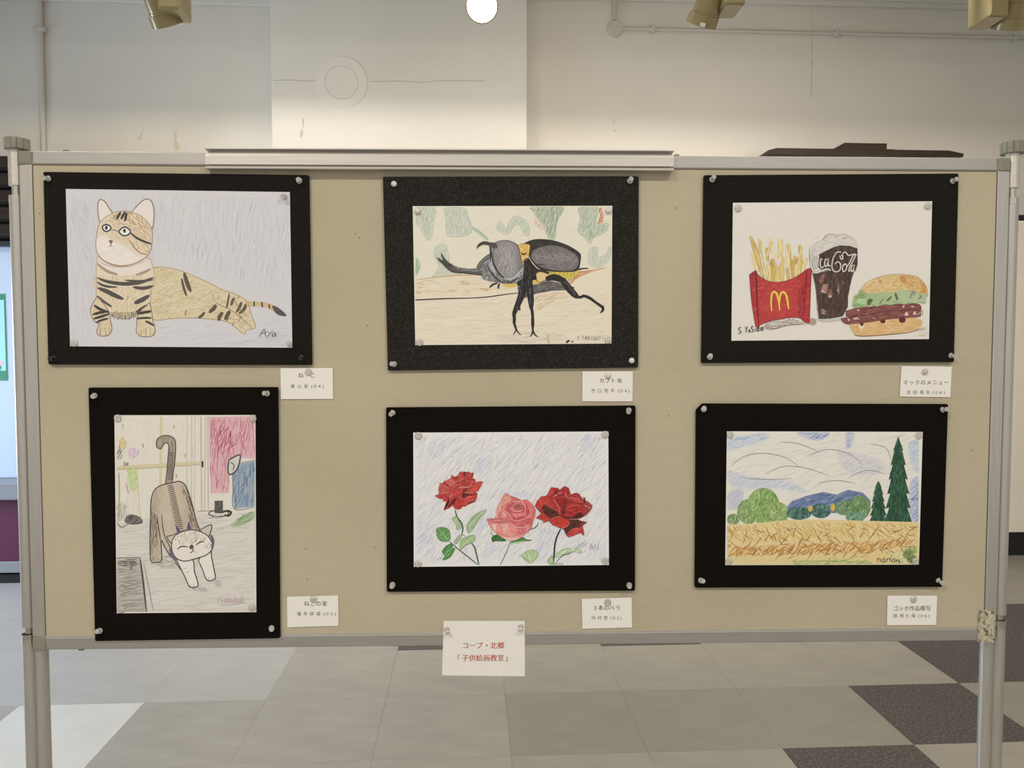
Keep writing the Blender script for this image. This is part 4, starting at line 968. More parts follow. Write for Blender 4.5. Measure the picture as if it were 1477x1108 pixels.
A.line([(1118, 907), (1130, 893), (1146, 888)], 15, (34, 30, 28), .5); A.line([(1160, 903), (1176, 891)], 14, (34, 30, 28), .5)
A.new(None)
# ---------------------------------------------------------------- 3: chips, cola and burger
A = Art('pencil_drawing', C3, [(211, 194), (1272, 186), (1255, 920), (203, 929)], (216, 208, 196), 'coloured pencil drawing of red chip box, cola glass and burger')
A.new('soft_shading')
A.hatch([(560, 340), (640, 330), (860, 560), (900, 540), (860, 420), (640, 430)], 30, 14, 60, 4, [(209, 200, 188)], 15, keep=.4)
A.crop = (1070, 330, 7.391)
A.hatch([(215, 1030), (340, 972), (450, 960), (560, 950), (650, 990), (740, 958), (790, 978), (785, 1022), (720, 1032), (500, 1030), (330, 1072), (250, 1066)], 8, 8, 60, 8, [(158, 140, 130), (170, 152, 142), (146, 126, 116)], 8)
A.fill(oval(755, 992, 42, 40), (168, 146, 134)); A.line([(235, 1062), (330, 1072), (500, 1030), (650, 1022)], 9, (112, 96, 88))
A.new('chips')
FR = [(222, 200, 140), (214, 184, 112), (226, 208, 158), (208, 170, 88), (219, 194, 126)]
fr = [(118, 250, 160, 460, 44), (188, 110, 205, 300, 30), (300, 90, 345, 330, 28), (262, 200, 275, 345, 30), (322, 130, 262, 300, 26), (412, 110, 408, 330, 52), (492, 160, 520, 420, 44), (470, 200, 520, 440, 24), (615, 175, 640, 420, 32), (640, 190, 600, 400, 24), (690, 310, 640, 480, 34), (565, 290, 560, 520, 34), (600, 290, 575, 500, 34),
      (330, 320, 330, 560, 40), (455, 300, 375, 540, 36), (290, 390, 290, 560, 36), (430, 360, 425, 568, 38), (500, 340, 460, 556, 36), (540, 330, 545, 530, 34), (620, 360, 600, 510, 32), (660, 370, 640, 480, 30), (380, 390, 365, 566, 34), (250, 370, 262, 550, 34), (480, 420, 500, 545, 30)]
for i, (xa, ya, xb, yb, w) in enumerate(fr):
    c = FR[i % 5]; q = [(xa, ya), ((xa + xb) / 2, (ya + yb) / 2), (xb, yb)]
    A.ribbon(curve(q), w + 5, (168, 148, 108), .8); A.ribbon(curve(q), w, c, .8)
    dx, dy = xb - xa, yb - ya; L = math.hypot(dx, dy); n_ = np.array((-dy, dx)) / L * w / 2
    A.hatch([(xa + n_[0], ya + n_[1]), (xb + n_[0], yb + n_[1]), (xb - n_[0], yb - n_[1]), (xa - n_[0], ya - n_[1])], math.degrees(math.atan2(-dy, dx)), 8, 70, 6, [tuple(np.array(c) - 18), tuple(np.array(c) + 10)], 4, False)
for pts, c in (([(82, 80), (110, 96), (160, 200), (205, 300), (258, 540), (205, 490), (170, 380), (120, 230)], (219, 190, 118)), ([(186, 260), (208, 258), (270, 545), (240, 530)], (222, 206, 160))):
    A.fill(pts, c); A.hatch(pts, -68, 8, 60, 7, [tuple(np.array(c) - 22), c], 6); A.outline(pts, 5, (160, 138, 98))
A.hatch([(92, 110), (118, 130), (165, 230), (130, 225)], -62, 6, 50, 7, [(196, 146, 66), (206, 160, 84)], 5)
A.hatch([(300, 330), (325, 325), (325, 400), (295, 400)], 85, 6, 40, 6, [(200, 155, 80)], 5); A.hatch([(580, 310), (605, 300), (590, 380), (565, 385)], 80, 6, 40, 6, [(200, 150, 72)], 5); A.hatch([(510, 330), (530, 330), (540, 440), (520, 430)], 95, 6, 40, 6, [(200, 158, 82)], 5)
for p in ([(350, 340), (342, 410)], [(372, 345), (355, 415)], [(385, 370), (362, 395)], [(560, 260), (555, 330)], [(290, 280), (280, 390)]): A.line(p, 4, (130, 118, 96))
A.new('chip_box')
boxp = [(80, 490), (146, 446), (165, 480), (210, 522), (275, 556), (370, 570), (470, 556), (560, 522), (640, 470), (692, 432), (728, 424), (740, 445), (736, 560), (730, 700), (724, 900), (716, 1002), (662, 988), (622, 956), (560, 946), (440, 956), (300, 986), (205, 1022), (170, 1052), (146, 1036), (130, 950), (106, 800), (90, 640)]
A.fill(boxp, (186, 56, 56), False)
def rdc(x, y):
    k = np.clip(abs(x - 420) / 330, 0, 1) ** 2
    return tuple(np.array((198, 68, 64)) * (1 - k) + np.array((166, 44, 48)) * k)
A.hatch(boxp, 82, 8, 70, 8, [(186, 56, 56)], 8, False, cf=rdc); A.hatch(boxp, 20, 22, 60, 5, [(208, 92, 86), (176, 44, 46)], 10, False, keep=.7)
A.hatch([(590, 640), (660, 560), (690, 470), (676, 800), (655, 980), (600, 940)], 78, 10, 70, 8, [(146, 38, 42), (160, 46, 50)], 8, False)
A.line([(146, 450), (154, 560), (158, 700), (166, 860), (178, 1020)], [6, 14, 12, 10, 9], (84, 26, 30), .7); A.line([(92, 500), (140, 480)], 8, (120, 40, 44)); A.hatch([(86, 490), (144, 450), (150, 520), (92, 530)], 60, 8, 30, 7, [(140, 50, 54)], 8, False)
A.line([(692, 434), (684, 560), (674, 760), (652, 984)], 9, (122, 30, 36), .7); A.outline(boxp, 5, (116, 40, 42))
for p in ([(317, 880), (311, 790), (318, 705), (340, 672), (368, 690), (388, 755), (403, 868)], [(401, 868), (399, 770), (414, 695), (447, 676), (474, 718), (488, 790), (498, 858)]): A.ribbon(curve(p), [22, 30, 34, 32, 26], (120, 50, 34), .8)
for p in ([(317, 880), (311, 790), (318, 705), (340, 672), (368, 690), (388, 755), (403, 868)], [(401, 868), (399, 770), (414, 695), (447, 676), (474, 718), (488, 790), (498, 858)]): A.ribbon(curve(p), [14, 21, 24, 24, 26, 24, 16], (226, 174, 56), .9); A.line(p, 6, (238, 200, 96))
A.new('cola_glass')
A.crop = (1160, 330, 7.911)
A.fill([(130, 1022), (165, 1030), (300, 1028), (440, 1000), (440, 1035), (300, 1062), (180, 1056)], (190, 182, 172))
glass = [(58, 220), (100, 195), (150, 152), (205, 132), (262, 66), (330, 62), (400, 72), (470, 66), (552, 106), (590, 155), (606, 215), (606, 420), (560, 512), (530, 600), (500, 760), (496, 890), (440, 1002), (300, 1030), (165, 1032), (145, 900), (135, 720), (96, 520), (74, 440), (60, 320)]
A.fill(glass, (206, 198, 186), False)
A.hatch([(62, 222), (205, 135), (400, 110), (590, 160), (604, 218), (400, 188), (170, 290), (80, 440)], 20, 9, 60, 7, [(196, 190, 180), (186, 181, 172), (212, 205, 194)], 10, False)
A.line(glass[:11], 5, (168, 158, 148)); A.line(glass[18:] + glass[:1], 6, (120, 108, 100))
liq = [(168, 292), (250, 250), (330, 212), (405, 190), (520, 196), (606, 226), (608, 400), (588, 470), (555, 520), (528, 620), (498, 780), (496, 890), (436, 1000), (300, 1026), (166, 1031), (142, 800), (128, 650), (96, 512), (180, 498), (280, 476), (190, 466), (160, 440), (168, 360)]
A.fill(liq, (78, 59, 52), False); A.hatch(liq, 82, 7, 70, 7, [(66, 49, 43), (88, 68, 60), (58, 43, 38), (98, 78, 70)], 8, False)
for pl, c in (([(205, 522), (236, 512), (224, 582), (186, 632), (158, 592)], (140, 98, 84)), ([(216, 630), (278, 630), (256, 742), (184, 726)], (158, 116, 98)), ([(276, 690), (312, 700), (322, 768), (284, 792), (264, 762)], (134, 96, 84)), ([(392, 602), (402, 700), (396, 756), (370, 702)], (136, 92, 80)), ([(198, 930), (214, 910), (252, 942), (240, 982), (192, 972)], (146, 112, 98))):
    A.fill(pl, c, False); A.hatch(pl, 70, 8, 40, 7, [tuple(np.array(c) - 22), tuple(np.array(c) + 16)], 10, False)
for pl in ([(188, 718), (205, 688), (240, 735)], [(270, 770), (300, 755), (316, 775), (285, 792)], [(372, 690), (385, 690), (398, 752)], [(192, 960), (215, 965), (238, 982)], [(196, 940), (205, 915), (215, 930)], [(442, 610), (450, 610), (448, 632)]): A.fill(pl, (196, 166, 148), False)
for p, w, c in (([(210, 128), (240, 92), (268, 68)], 16, (186, 142, 132)), ([(160, 160), (180, 148)], 14, (190, 168, 158)), ([(225, 145), (240, 130)], 24, (196, 152, 142)), ([(430, 116), (460, 108), (488, 104)], 16, (190, 152, 142)), ([(540, 128), (556, 130)], 14, (166, 136, 126)), ([(270, 66), (330, 76), (360, 92), (400, 72), (470, 64), (490, 98)], 6, (158, 148, 140)), ([(340, 115), (370, 85), (400, 75)], 5, (170, 160, 150)), ([(490, 100), (550, 108), (590, 150)], 5, (170, 160, 152))): A.line(p, w, c)
script = [[(132, 268), (122, 250), (102, 258), (84, 300), (74, 370), (84, 445), (112, 496), (150, 500), (210, 474), (265, 460), (300, 478)],
          [(128, 320), (105, 345), (102, 400), (115, 446), (138, 440), (150, 390), (145, 345), (128, 322)], [(120, 380), (140, 370), (165, 372)],
          [(205, 352), (190, 346), (180, 385), (182, 425), (198, 446), (222, 428)], [(262, 356), (240, 350), (230, 395), (238, 430), (258, 420), (268, 370), (272, 335), (270, 400), (280, 428), (298, 416)],
          [(360, 278), (335, 320), (318, 380), (314, 440), (332, 480), (370, 492), (404, 470), (415, 425), (402, 388), (372, 380), (350, 405)],
          [(352, 290), (375, 268), (420, 266)], [(405, 305), (412, 335), (430, 350), (438, 320), (432, 298), (425, 310)], [(432, 288), (462, 266), (485, 285), (500, 305), (545, 296), (598, 296)],
          [(458, 398), (438, 425), (436, 470), (452, 490), (475, 465), (482, 425), (466, 400), (448, 425)], [(490, 430), (520, 380), (552, 310), (572, 288), (580, 310), (548, 380), (515, 440), (506, 485), (528, 475)],
          [(562, 415), (542, 425), (532, 465), (545, 490), (562, 450), (572, 410), (560, 470), (568, 500)]]
for i, p in enumerate(script):
    if i < 3: A.ribbon(curve(p), 22, (104, 98, 94), .9)
for i, p in enumerate(script): A.ribbon(curve(p), 12 if i != 0 else 15, (212, 204, 192), .8)
A.new('burger')
A.crop = (1205, 385, 10.071)
A.hatch([(1140, 940), (1240, 880), (1300, 892), (1290, 910), (1200, 930)], 12, 10, 70, 9, [(168, 160, 148), (180, 172, 160)], 5); A.hatch([(1180, 960), (1330, 850), (1340, 1000), (1200, 1000)], 12, 14, 80, 8, [(211, 194, 166)], 6, keep=.6)
bun2 = [(198, 822), (300, 830), (420, 815), (600, 790), (800, 758), (1000, 735), (1180, 742), (1240, 770), (1262, 802), (1246, 860), (1180, 912), (1080, 946), (900, 970), (600, 996), (380, 1006), (290, 990), (240, 930), (214, 870)]
A.fill(bun2, (213, 174, 118)); A.hatch(bun2, 8, 11, 120, 9, [(200, 152, 92), (219, 184, 130), (206, 162, 104)], 7); A.fill([(335, 850), (420, 845), (400, 890), (375, 912), (350, 890)], (224, 200, 160)); A.line([(265, 975), (300, 995), (390, 1006), (600, 996), (900, 970), (1080, 948), (1200, 905)], 9, (112, 88, 66)); A.hatch([(215, 850), (330, 840), (340, 930), (300, 980), (245, 930)], 70, 11, 60, 8, [(208, 158, 78), (216, 170, 96)], 8)
pat1 = [(145, 640), (250, 608), (420, 590), (600, 570), (900, 545), (1120, 533), (1222, 545), (1248, 580), (1240, 624), (1000, 634), (700, 645), (480, 685), (300, 714), (148, 722)]
pat2 = [(78, 752), (300, 712), (500, 686), (700, 652), (1000, 632), (1240, 626), (1236, 712), (1050, 738), (800, 757), (500, 800), (300, 820), (180, 832), (108, 802)]
for pl in (pat1, pat2):
    A.fill(pl, (128, 74, 66), False); A.hatch(pl, 7, 10, 90, 9, [(112, 60, 54), (142, 88, 80), (122, 68, 60), (152, 98, 90)], 6, False)
A.line([(90, 752), (300, 714), (480, 688), (700, 650), (1000, 634), (1235, 626)], 12, (84, 44, 40)); A.line([(180, 725), (400, 695), (560, 685), (640, 690)], 8, (92, 50, 46)); A.outline(pat2, 7, (104, 58, 52)); A.line([(145, 640), (420, 590), (900, 545), (1222, 543)], 8, (108, 64, 56))
for pl in ([(255, 746), (308, 736), (352, 762), (258, 764)], [(170, 752), (210, 764), (206, 780), (180, 788)], [(1005, 672), (1028, 650), (1062, 690), (1040, 716), (1000, 706)], [(1130, 662), (1160, 645), (1170, 694), (1122, 696)], [(1180, 680), (1230, 668), (1200, 690)], [(300, 630), (350, 614), (335, 645)], [(1085, 580), (1110, 568), (1140, 572), (1138, 590)], [(965, 570), (1000, 560), (990, 600)], [(520, 735), (590, 745), (570, 752)], [(440, 690), (480, 675), (450, 678)]): A.fill(pl, (214, 184, 172), False)
for x, y, rx, ry in ((380, 830, 25, 28), (685, 792, 37, 30), (967, 772, 50, 42)): A.fill(oval(x, y, rx, ry), (88, 48, 40))
let = [(243, 545), (262, 480), (272, 425), (330, 390), (350, 330), (410, 375), (470, 392), (560, 390), (700, 375), (900, 352), (980, 330), (1040, 350), (1200, 372), (1332, 400), (1300, 468), (1306, 520), (1262, 525), (1220, 510), (1180, 535), (1090, 520), (1000, 545), (900, 528), (800, 555), (700, 545), (600, 575), (520, 548), (460, 568), (400, 585), (268, 588)]
A.fill(let, (160, 180, 128), False)
def lec(x, y):
    k = np.clip((x - 260) / 900, 0, 1); return tuple(np.array((146, 172, 108)) * (1 - k) + np.array((182, 188, 152)) * k)
A.hatch(let, 55, 13, 60, 11, [(150, 180, 130)], 25, False, cf=lec)
A.hatch([(262, 470), (280, 420), (350, 390), (360, 340), (440, 400), (450, 460), (340, 460), (300, 500)], 60, 10, 50, 10, [(122, 136, 76), (136, 150, 90), (150, 158, 100)], 20); A.fill([(300, 490), (360, 462), (440, 475), (445, 525), (400, 548), (320, 525)], (164, 196, 138)); A.hatch([(255, 555), (320, 530), (420, 555), (400, 582), (268, 586)], 20, 10, 50, 10, [(132, 172, 104), (120, 160, 92)], 12)
A.fill([(455, 505), (490, 463), (538, 476), (520, 520), (470, 564)], (90, 96, 58)); A.line([(735, 498), (780, 465), (806, 430)], 24, (84, 92, 66), .3); A.line([(866, 380), (880, 430), (898, 486)], 34, (82, 94, 72), .3); A.line([(692, 465), (655, 515), (625, 548)], 16, (110, 118, 90), .3); A.line([(1155, 345), (1100, 400), (1078, 470)], 26, (140, 132, 116), .3); A.line([(1150, 350), (1140, 400), (1125, 425)], 18, (150, 140, 126), .3); A.line([(1190, 470), (1240, 440), (1215, 410)], 22, (134, 118, 106), .3); A.line([(820, 510), (880, 500), (890, 520)], 10, (130, 136, 112))
A.outline(let, 5, (132, 150, 110))
bun1 = [(372, 322), (420, 252), (520, 190), (640, 145), (780, 115), (920, 108), (1060, 120), (1172, 140), (1250, 200), (1312, 280), (1328, 340), (1318, 392), (1220, 388), (1150, 352), (1036, 348), (980, 332), (860, 362), (680, 376), (480, 392), (420, 360)]
A.fill(bun1, (214, 182, 126)); A.hatch(bun1, 15, 11, 70, 9, [(204, 168, 106), (220, 192, 140), (196, 158, 96)], 20)
br = [(915, 120), (1060, 124), (1172, 144), (1250, 202), (1310, 284), (1316, 386), (1212, 372), (1150, 345), (1040, 332), (975, 240)]
A.hatch(br, 40, 11, 60, 9, [(200, 148, 80), (210, 166, 98), (190, 134, 66)], 22); A.hatch([(915, 125), (980, 130), (1030, 230), (960, 230)], -50, 9, 50, 9, [(190, 128, 58)], 8); A.hatch([(1200, 200), (1250, 205), (1314, 300), (1316, 385), (1210, 370), (1260, 310)], -60, 10, 60, 9, [(196, 136, 62)], 10)
A.line(bun1[:14], 6, (158, 124, 80)); A.fill(oval(645, 212, 24, 26), (186, 146, 88)); A.line([(625, 190), (650, 200)], 7, (116, 88, 56)); A.line([(615, 300), (622, 380)], 6, (186, 150, 100)); A.line([(755, 140), (775, 146)], 6, (140, 110, 70))
A.new('signature')
A.crop = C3
SG = (62, 58, 58)
A.write('S', 238, 858, 18, 32, 0, 4, SG); A.write('.', 262, 856, 10, 30, 0, 5, SG); A.write('Y', 274, 852, 16, 34, 0, 4, SG); A.write('o', 292, 852, 12, 32, 0, 4, SG); A.write('S', 306, 852, 16, 30, 0, 4, SG); A.write('i', 324, 850, 10, 30, 0, 4, SG); A.write('d', 336, 846, 15, 32, 0, 5, SG); A.write('a', 356, 846, 16, 28, 0, 5, SG)
A.new(None)

# ---------------------------------------------------------------- 4: stretching cat in a room
A = Art('pencil_drawing', C4, [(131, 143), (724, 142), (728, 971), (141, 976)], (213, 205, 190), 'coloured pencil drawing of a stretching cat with a raised tail in a room')
A.new('room_background')
A.hatch([(136, 150), (520, 148), (530, 540), (300, 560), (140, 590)], 86, 11, 70, 4, [(208, 200, 183), (217, 209, 194)], 6, False, keep=.6)
fl = [(138, 600), (300, 572), (480, 552), (600, 560), (724, 546), (726, 968), (142, 972)]
A.fill(fl, (205, 198, 186), False); A.hatch(fl, 4, 8, 90, 4, [(196, 189, 177), (210, 203, 191), (190, 183, 171), (203, 195, 182)], 7, False)
for p, w, c in (([(328, 148), (327, 300), (324, 500)], 12, (205, 190, 150)), ([(135, 366), (300, 356), (505, 344)], 18, (204, 190, 152)), ([(135, 372), (300, 363), (505, 350)], 4, (176, 162, 126)), ([(437, 148), (436, 520)], 4, (188, 178, 158)), ([(456, 148), (455, 545)], 7, (196, 186, 160)), ([(470, 148), (468, 545)], 3, (176, 168, 150)), ([(495, 148), (498, 545)], 6, (176, 168, 150)), ([(515, 148), (510, 545)], 8, (198, 188, 164)), ([(524, 148), (526, 540)], 4, (170, 158, 142)),
                ([(150, 385), (152, 480), (150, 590)], 6, (168, 158, 138)), ([(212, 460), (245, 575)], 6, (212, 196, 156)), ([(225, 370), (238, 560)], 6, (206, 190, 150)), ([(180, 430), (190, 470)], 9, (202, 160, 150)), ([(382, 185), (380, 200)], 6, (160, 150, 140)), ([(430, 305), (428, 320)], 6, (160, 150, 140)), ([(392, 390), (392, 408)], 8, (170, 162, 152)), ([(250, 262), (252, 280)], 8, (160, 156, 150)), ([(165, 180), (168, 200)], 8, (186, 178, 168)), ([(480, 548), (530, 545), (600, 548)], 4, (150, 142, 130))): A.line(p, w, c, .8)
A.line([(502, 336), (502, 362)], 8, (46, 42, 40), .9)
A.fill([(528, 150), (720, 147), (722, 326), (640, 320), (615, 400), (612, 470), (536, 472)], (212, 168, 170), False); A.hatch([(528, 150), (720, 147), (722, 326), (640, 320), (615, 400), (612, 470), (536, 472)], 84, 5.5, 60, 4, [(198, 122, 136), (205, 138, 148), (190, 108, 126), (212, 158, 164)], 7, False); A.hatch([(545, 200), (610, 180), (640, 280), (560, 310)], 70, 8, 50, 4, [(178, 88, 108)], 12)
bl = [(625, 352), (722, 334), (721, 528), (636, 537), (628, 450)]
A.fill(bl, (150, 160, 170), False); A.hatch(bl, 80, 5.5, 50, 4, [(104, 126, 152), (122, 142, 164), (90, 112, 142), (150, 162, 172)], 9, False); A.line([(620, 350), (722, 332)], 6, (110, 108, 106)); A.line([(628, 370), (630, 450), (636, 537), (720, 530)], 4, (110, 116, 124))
hat = [(612, 332), (650, 311), (661, 318), (648, 368), (622, 392), (609, 380)]; A.fill(hat, (200, 194, 184)); A.outline(hat, 6, (72, 70, 70)); A.line([(618, 340), (634, 352), (630, 376)], 6, (120, 116, 112))
A.fill([(552, 503), (588, 502), (587, 556), (552, 554)], (84, 80, 78), False); A.hatch([(552, 503), (588, 502), (587, 556), (552, 554)], 82, 5, 30, 4, [(66, 62, 60), (100, 96, 92)], 6, False); A.outline(oval(570, 556, 42, 13), 5, (92, 88, 84)); A.line([(586, 552), (606, 545), (622, 552), (610, 566), (594, 560)], 9, (60, 56, 54)); A.hatch([(518, 575), (560, 566), (590, 572), (545, 582)], 5, 5, 30, 4, [(158, 150, 140)])
A.fill([(618, 604), (680, 560), (720, 548), (716, 580), (650, 612)], (172, 182, 146)); A.hatch([(618, 604), (680, 560), (720, 548), (716, 580), (650, 612)], 35, 5, 40, 5, [(124, 150, 104), (142, 162, 118), (108, 136, 92)], 8)
bag = [(174, 590), (184, 566), (206, 560), (240, 572), (249, 596), (205, 603)]; A.fill(bag, (104, 98, 94)); A.hatch(bag, 30, 6, 30, 5, [(86, 80, 78), (124, 118, 112)], 14); A.hatch([(142, 512), (182, 510), (182, 568), (155, 592), (146, 590)], 80, 6, 40, 4, [(168, 160, 148), (180, 172, 160)], 6); A.line([(142, 592), (160, 614), (190, 600)], 5, (130, 122, 114))
tb = [(140, 741), (238, 741), (256, 860), (272, 970), (142, 974)]
A.fill(tb, (178, 170, 158), False); A.hatch(tb, 6, 6, 60, 5, [(150, 143, 133), (166, 158, 147), (138, 131, 122), (190, 182, 170)], 6, False); A.line([(140, 743), (238, 741)], 8, (84, 78, 74)); A.line([(239, 741), (252, 840), (266, 970)], 8, (82, 76, 72)); A.line([(254, 760), (276, 870), (296, 970)], 5, (160, 152, 142)); A.line([(195, 760), (204, 780), (198, 795)], 5, (90, 84, 80)); A.hatch([(142, 745), (236, 745), (240, 780), (142, 775)], 4, 5, 50, 5, [(122, 115, 107), (108, 101, 95)], 5, False)
# loose colour scribbles on the wall
for pl, cols in ((oval(168, 262, 20, 28), [(206, 178, 74), (212, 188, 100)]), (oval(150, 300, 16, 34), [(130, 126, 122), (150, 146, 142)]), (oval(212, 300, 24, 26), [(206, 168, 196), (214, 184, 204)]), ([(180, 372), (222, 366), (236, 440), (196, 462)], [(170, 198, 96), (186, 208, 124)]), (oval(180, 348, 14, 14), [(120, 114, 110), (138, 132, 126)])): A.hatch(pl, 65, 5, 26, 4, cols, 18)
A.new('stretching_cat')
KC = (74, 66, 62)
tl = [(346, 430), (352, 380), (357, 320), (360, 272), (350, 258), (338, 266), (326, 284), (309, 274), (312, 244), (342, 228), (372, 234), (388, 256), (386, 330), (378, 390), (372, 428)]
A.fill(tl, (158, 142, 124)); A.hatch(tl, 82, 6, 30, 4, [(140, 124, 108), (170, 154, 136)], 10)
for i in range(13): y = 300 + i * 9; A.line([(357 - i * .6, y), (368, y + 5), (381 - i * .5, y - 2)], 4, (92, 80, 70), .3)
A.outline(tl, 4, KC)
A.hatch([(290, 745), (390, 730), (400, 790), (300, 775)], 10, 7, 40, 4, [(172, 164, 152)], 8); A.hatch([(440, 850), (520, 870), (520, 890), (480, 885)], -35, 7, 50, 4, [(165, 158, 148)], 6); A.hatch([(540, 820), (590, 855), (560, 865)], -40, 7, 40, 4, [(165, 158, 148)], 6)
bd = [(284, 520), (290, 476), (318, 442), (356, 430), (402, 421), (432, 442), (456, 510), (476, 590), (486, 640), (430, 660), (385, 655), (372, 640), (392, 748), (372, 738), (340, 690), (326, 640), (312, 560), (300, 620), (284, 640)]
bd = [(284, 560), (286, 500), (300, 458), (330, 437), (372, 428), (405, 421), (432, 442), (456, 510), (476, 590), (490, 640), (440, 690), (400, 720), (392, 748), (368, 736), (345, 700), (328, 670), (330, 752), (310, 760), (285, 754), (281, 660)]
A.fill(bd, (190, 172, 148)); 
def bdc(x, y):
    k = np.clip(abs(x - 372) / 85, 0, 1) ** 2 * .8; return tuple(np.array((200, 184, 160)) * (1 - k) + np.array((136, 118, 100)) * k)
A.hatch(bd, 82, 5.5, 45, 4, [(150, 130, 110)], 8, cf=bdc); A.hatch([(412, 430), (436, 448), (474, 590), (484, 640), (450, 590), (430, 500)], -72, 6, 40, 4, [(110, 96, 84), (128, 112, 98)], 6); A.hatch([(285, 560), (300, 540), (318, 640), (312, 700), (284, 700)], 84, 6, 40, 4, [(140, 122, 106), (120, 104, 90)], 6)
for i in range(22): y = 440 + i * 8.5; x = 368 + i * 1.9; A.line([(x - 14 - i * .3, y + 2), (x, y - 1), (x + 15, y + 3)], 4.5, (98, 84, 74), .3)
A.outline(bd, 4.5, KC); A.line([(308, 560), (318, 620), (326, 670)], 4.5, KC); A.line([(330, 560), (340, 640), (372, 710), (395, 750)], 4.5, (86, 76, 70))
for x in (298, 310, 320): A.line([(x, 744), (x, 757)], 3, KC)
for lg in ([(392, 748), (402, 770), (428, 822), (445, 860), (462, 867), (482, 860), (480, 838), (468, 800), (458, 748)], [(484, 752), (502, 792), (518, 832), (535, 839), (555, 828), (552, 800), (540, 740), (532, 700)]):
    A.fill(lg, (220, 212, 199)); A.outline(lg, 4.5, (80, 72, 68))
for p in ([(420, 790), (438, 784)], [(428, 806), (446, 798)], [(452, 850), (452, 864)], [(464, 850), (466, 866)], [(528, 824), (530, 838)], [(540, 822), (543, 836)], [(375, 730), (395, 770), (420, 805)]): A.line(p, 4, (96, 84, 76))
for e in ([(352, 652), (372, 648), (396, 640), (388, 664), (376, 682), (362, 672)], [(487, 628), (515, 612), (540, 604), (537, 630), (524, 656), (508, 645)]): A.fill(e, (196, 182, 164)); A.outline(e, 4, KC)
hd = [(375, 668), (392, 645), (430, 629), (470, 626), (510, 640), (535, 664), (545, 698), (522, 728), (472, 746), (424, 756), (388, 740), (372, 704)]
A.fill(hd, (219, 210, 196)); A.hatch([(385, 660), (430, 632), (475, 628), (525, 655), (500, 676), (450, 690), (400, 690)], 75, 6, 28, 4, [(176, 152, 126), (192, 172, 148), (202, 186, 164)], 16); A.hatch([(505, 690), (540, 670), (542, 700), (520, 710)], 60, 6, 24, 4, [(196, 170, 148)], 12); A.outline(hd, 4.5, KC)
for p, w in (([(396, 708), (408, 697), (424, 694), (442, 697)], 5), ([(474, 690), (486, 680), (498, 675), (510, 674)], 5), ([(462, 704), (462, 713), (448, 724)], 4), ([(462, 713), (476, 720)], 4)): A.line(p, w, (60, 54, 52))
A.fill(oval(456, 697, 9, 10), (96, 78, 72))
PU = (92, 76, 108)
for h in ([(388, 604), (412, 630), (396, 637)], [(436, 625), (443, 587), (456, 622)]): A.fill(h, PU, False)
A.line([(380, 645), (415, 630), (460, 624), (500, 630)], 5, (110, 96, 116)); A.line([(364, 706), (374, 735), (392, 752)], 12, (112, 98, 120), .6); A.line([(537, 646), (546, 672), (542, 704)], 11, (104, 90, 112), .6)
A.new('signature')
A.write('HANNA', 580, 912, 16, 20, 4, 3, (182, 150, 158)); A.line([(568, 940), (566, 920), (575, 904)], 3, (190, 160, 166)); A.line([(570, 942), (630, 938), (684, 930)], 3, (190, 162, 166)); A.line([(610, 896), (616, 904)], 5, (176, 144, 152)); A.line([(634, 894), (638, 902)], 5, (176, 144, 152)); A.line([(665, 898), (680, 912)], 3, (182, 150, 158))
A.new(None)

# ---------------------------------------------------------------- 5: three roses
A = Art('pencil_drawing', C5, [(207, 200), (1246, 194), (1249, 905), (210, 915)], (219, 214, 208), 'coloured pencil drawing of two red roses and a pink rose')
A.new('background_shading')
full = [(210, 203), (1244, 197), (1246, 902), (213, 911)]
A.hatch(full, 50, 7, 90, 4, [(209, 205, 203), (213, 209, 206), (206, 203, 205), (221, 216, 210)], 7, False)
A.hatch(full, 52, 18, 100, 4, [(199, 198, 205), (203, 201, 204), (194, 192, 196)], 9, False, keep=.7)
for pl in ([(300, 250), (420, 230), (360, 330), (290, 340)], [(560, 330), (640, 340), (560, 420), (500, 430)], [(220, 640), (330, 700), (320, 860), (230, 850)], [(570, 600), (650, 640), (600, 740), (520, 780), (560, 680)], [(860, 720), (960, 700), (930, 850), (860, 880)], [(700, 520), (780, 500), (860, 540), (760, 560)], [(600, 780), (680, 800), (640, 860), (560, 860)], [(1100, 220), (1180, 200), (1150, 300), (1090, 320)]):
    A.hatch(pl, 52, 8, 70, 5, [(193, 195, 209), (199, 199, 209), (188, 189, 204)], 8, keep=.8)
A.new('stems_and_leaves')
A.crop = (620, 730, 5.681)
for p, w, c in (([(208, 32), (222, 88), (258, 138), (271, 185), (262, 228)], 11, (44, 72, 48)), ([(160, 290), (230, 352), (320, 422), (396, 486)], 10, (92, 116, 84)), ([(165, 292), (235, 356), (325, 428)], 4, (60, 82, 56)), ([(338, 300), (368, 342), (388, 420), (402, 488)], 13, (70, 108, 70)), ([(262, 228), (290, 250)], 8, (50, 80, 52)), ([(246, 360), (262, 310), (275, 260)], 5, (90, 116, 80)),
                ([(660, 298), (640, 350), (608, 420), (575, 486)], 9, (118, 142, 104)), ([(1072, 188), (1040, 255), (1024, 325), (1018, 400), (1010, 482)], 15, (40, 70, 46)), ([(890, 135), (878, 165), (850, 184), (822, 193)], 7, (44, 52, 50)), ([(1026, 478), (1060, 432), (1100, 402), (1140, 392), (1182, 368)], 6, (66, 80, 60)), ([(1000, 290), (1012, 300)], 5, (130, 140, 120)), ([(800, 215), (815, 232)], 4, (150, 130, 130))): A.line(p, w, c, .6)
def leaf(pl, c, vein=None, ang=60):
    A.fill(pl, c); c = np.array(c); A.hatch(pl, ang, 7, 26, 6, [tuple(c - 24), tuple(c + 14), tuple(c - 8)], 18); A.outline(pl, 4, tuple(c - 42))
    for v in vein or []: A.line(v, 4, tuple(np.minimum(c + 62, 225)))
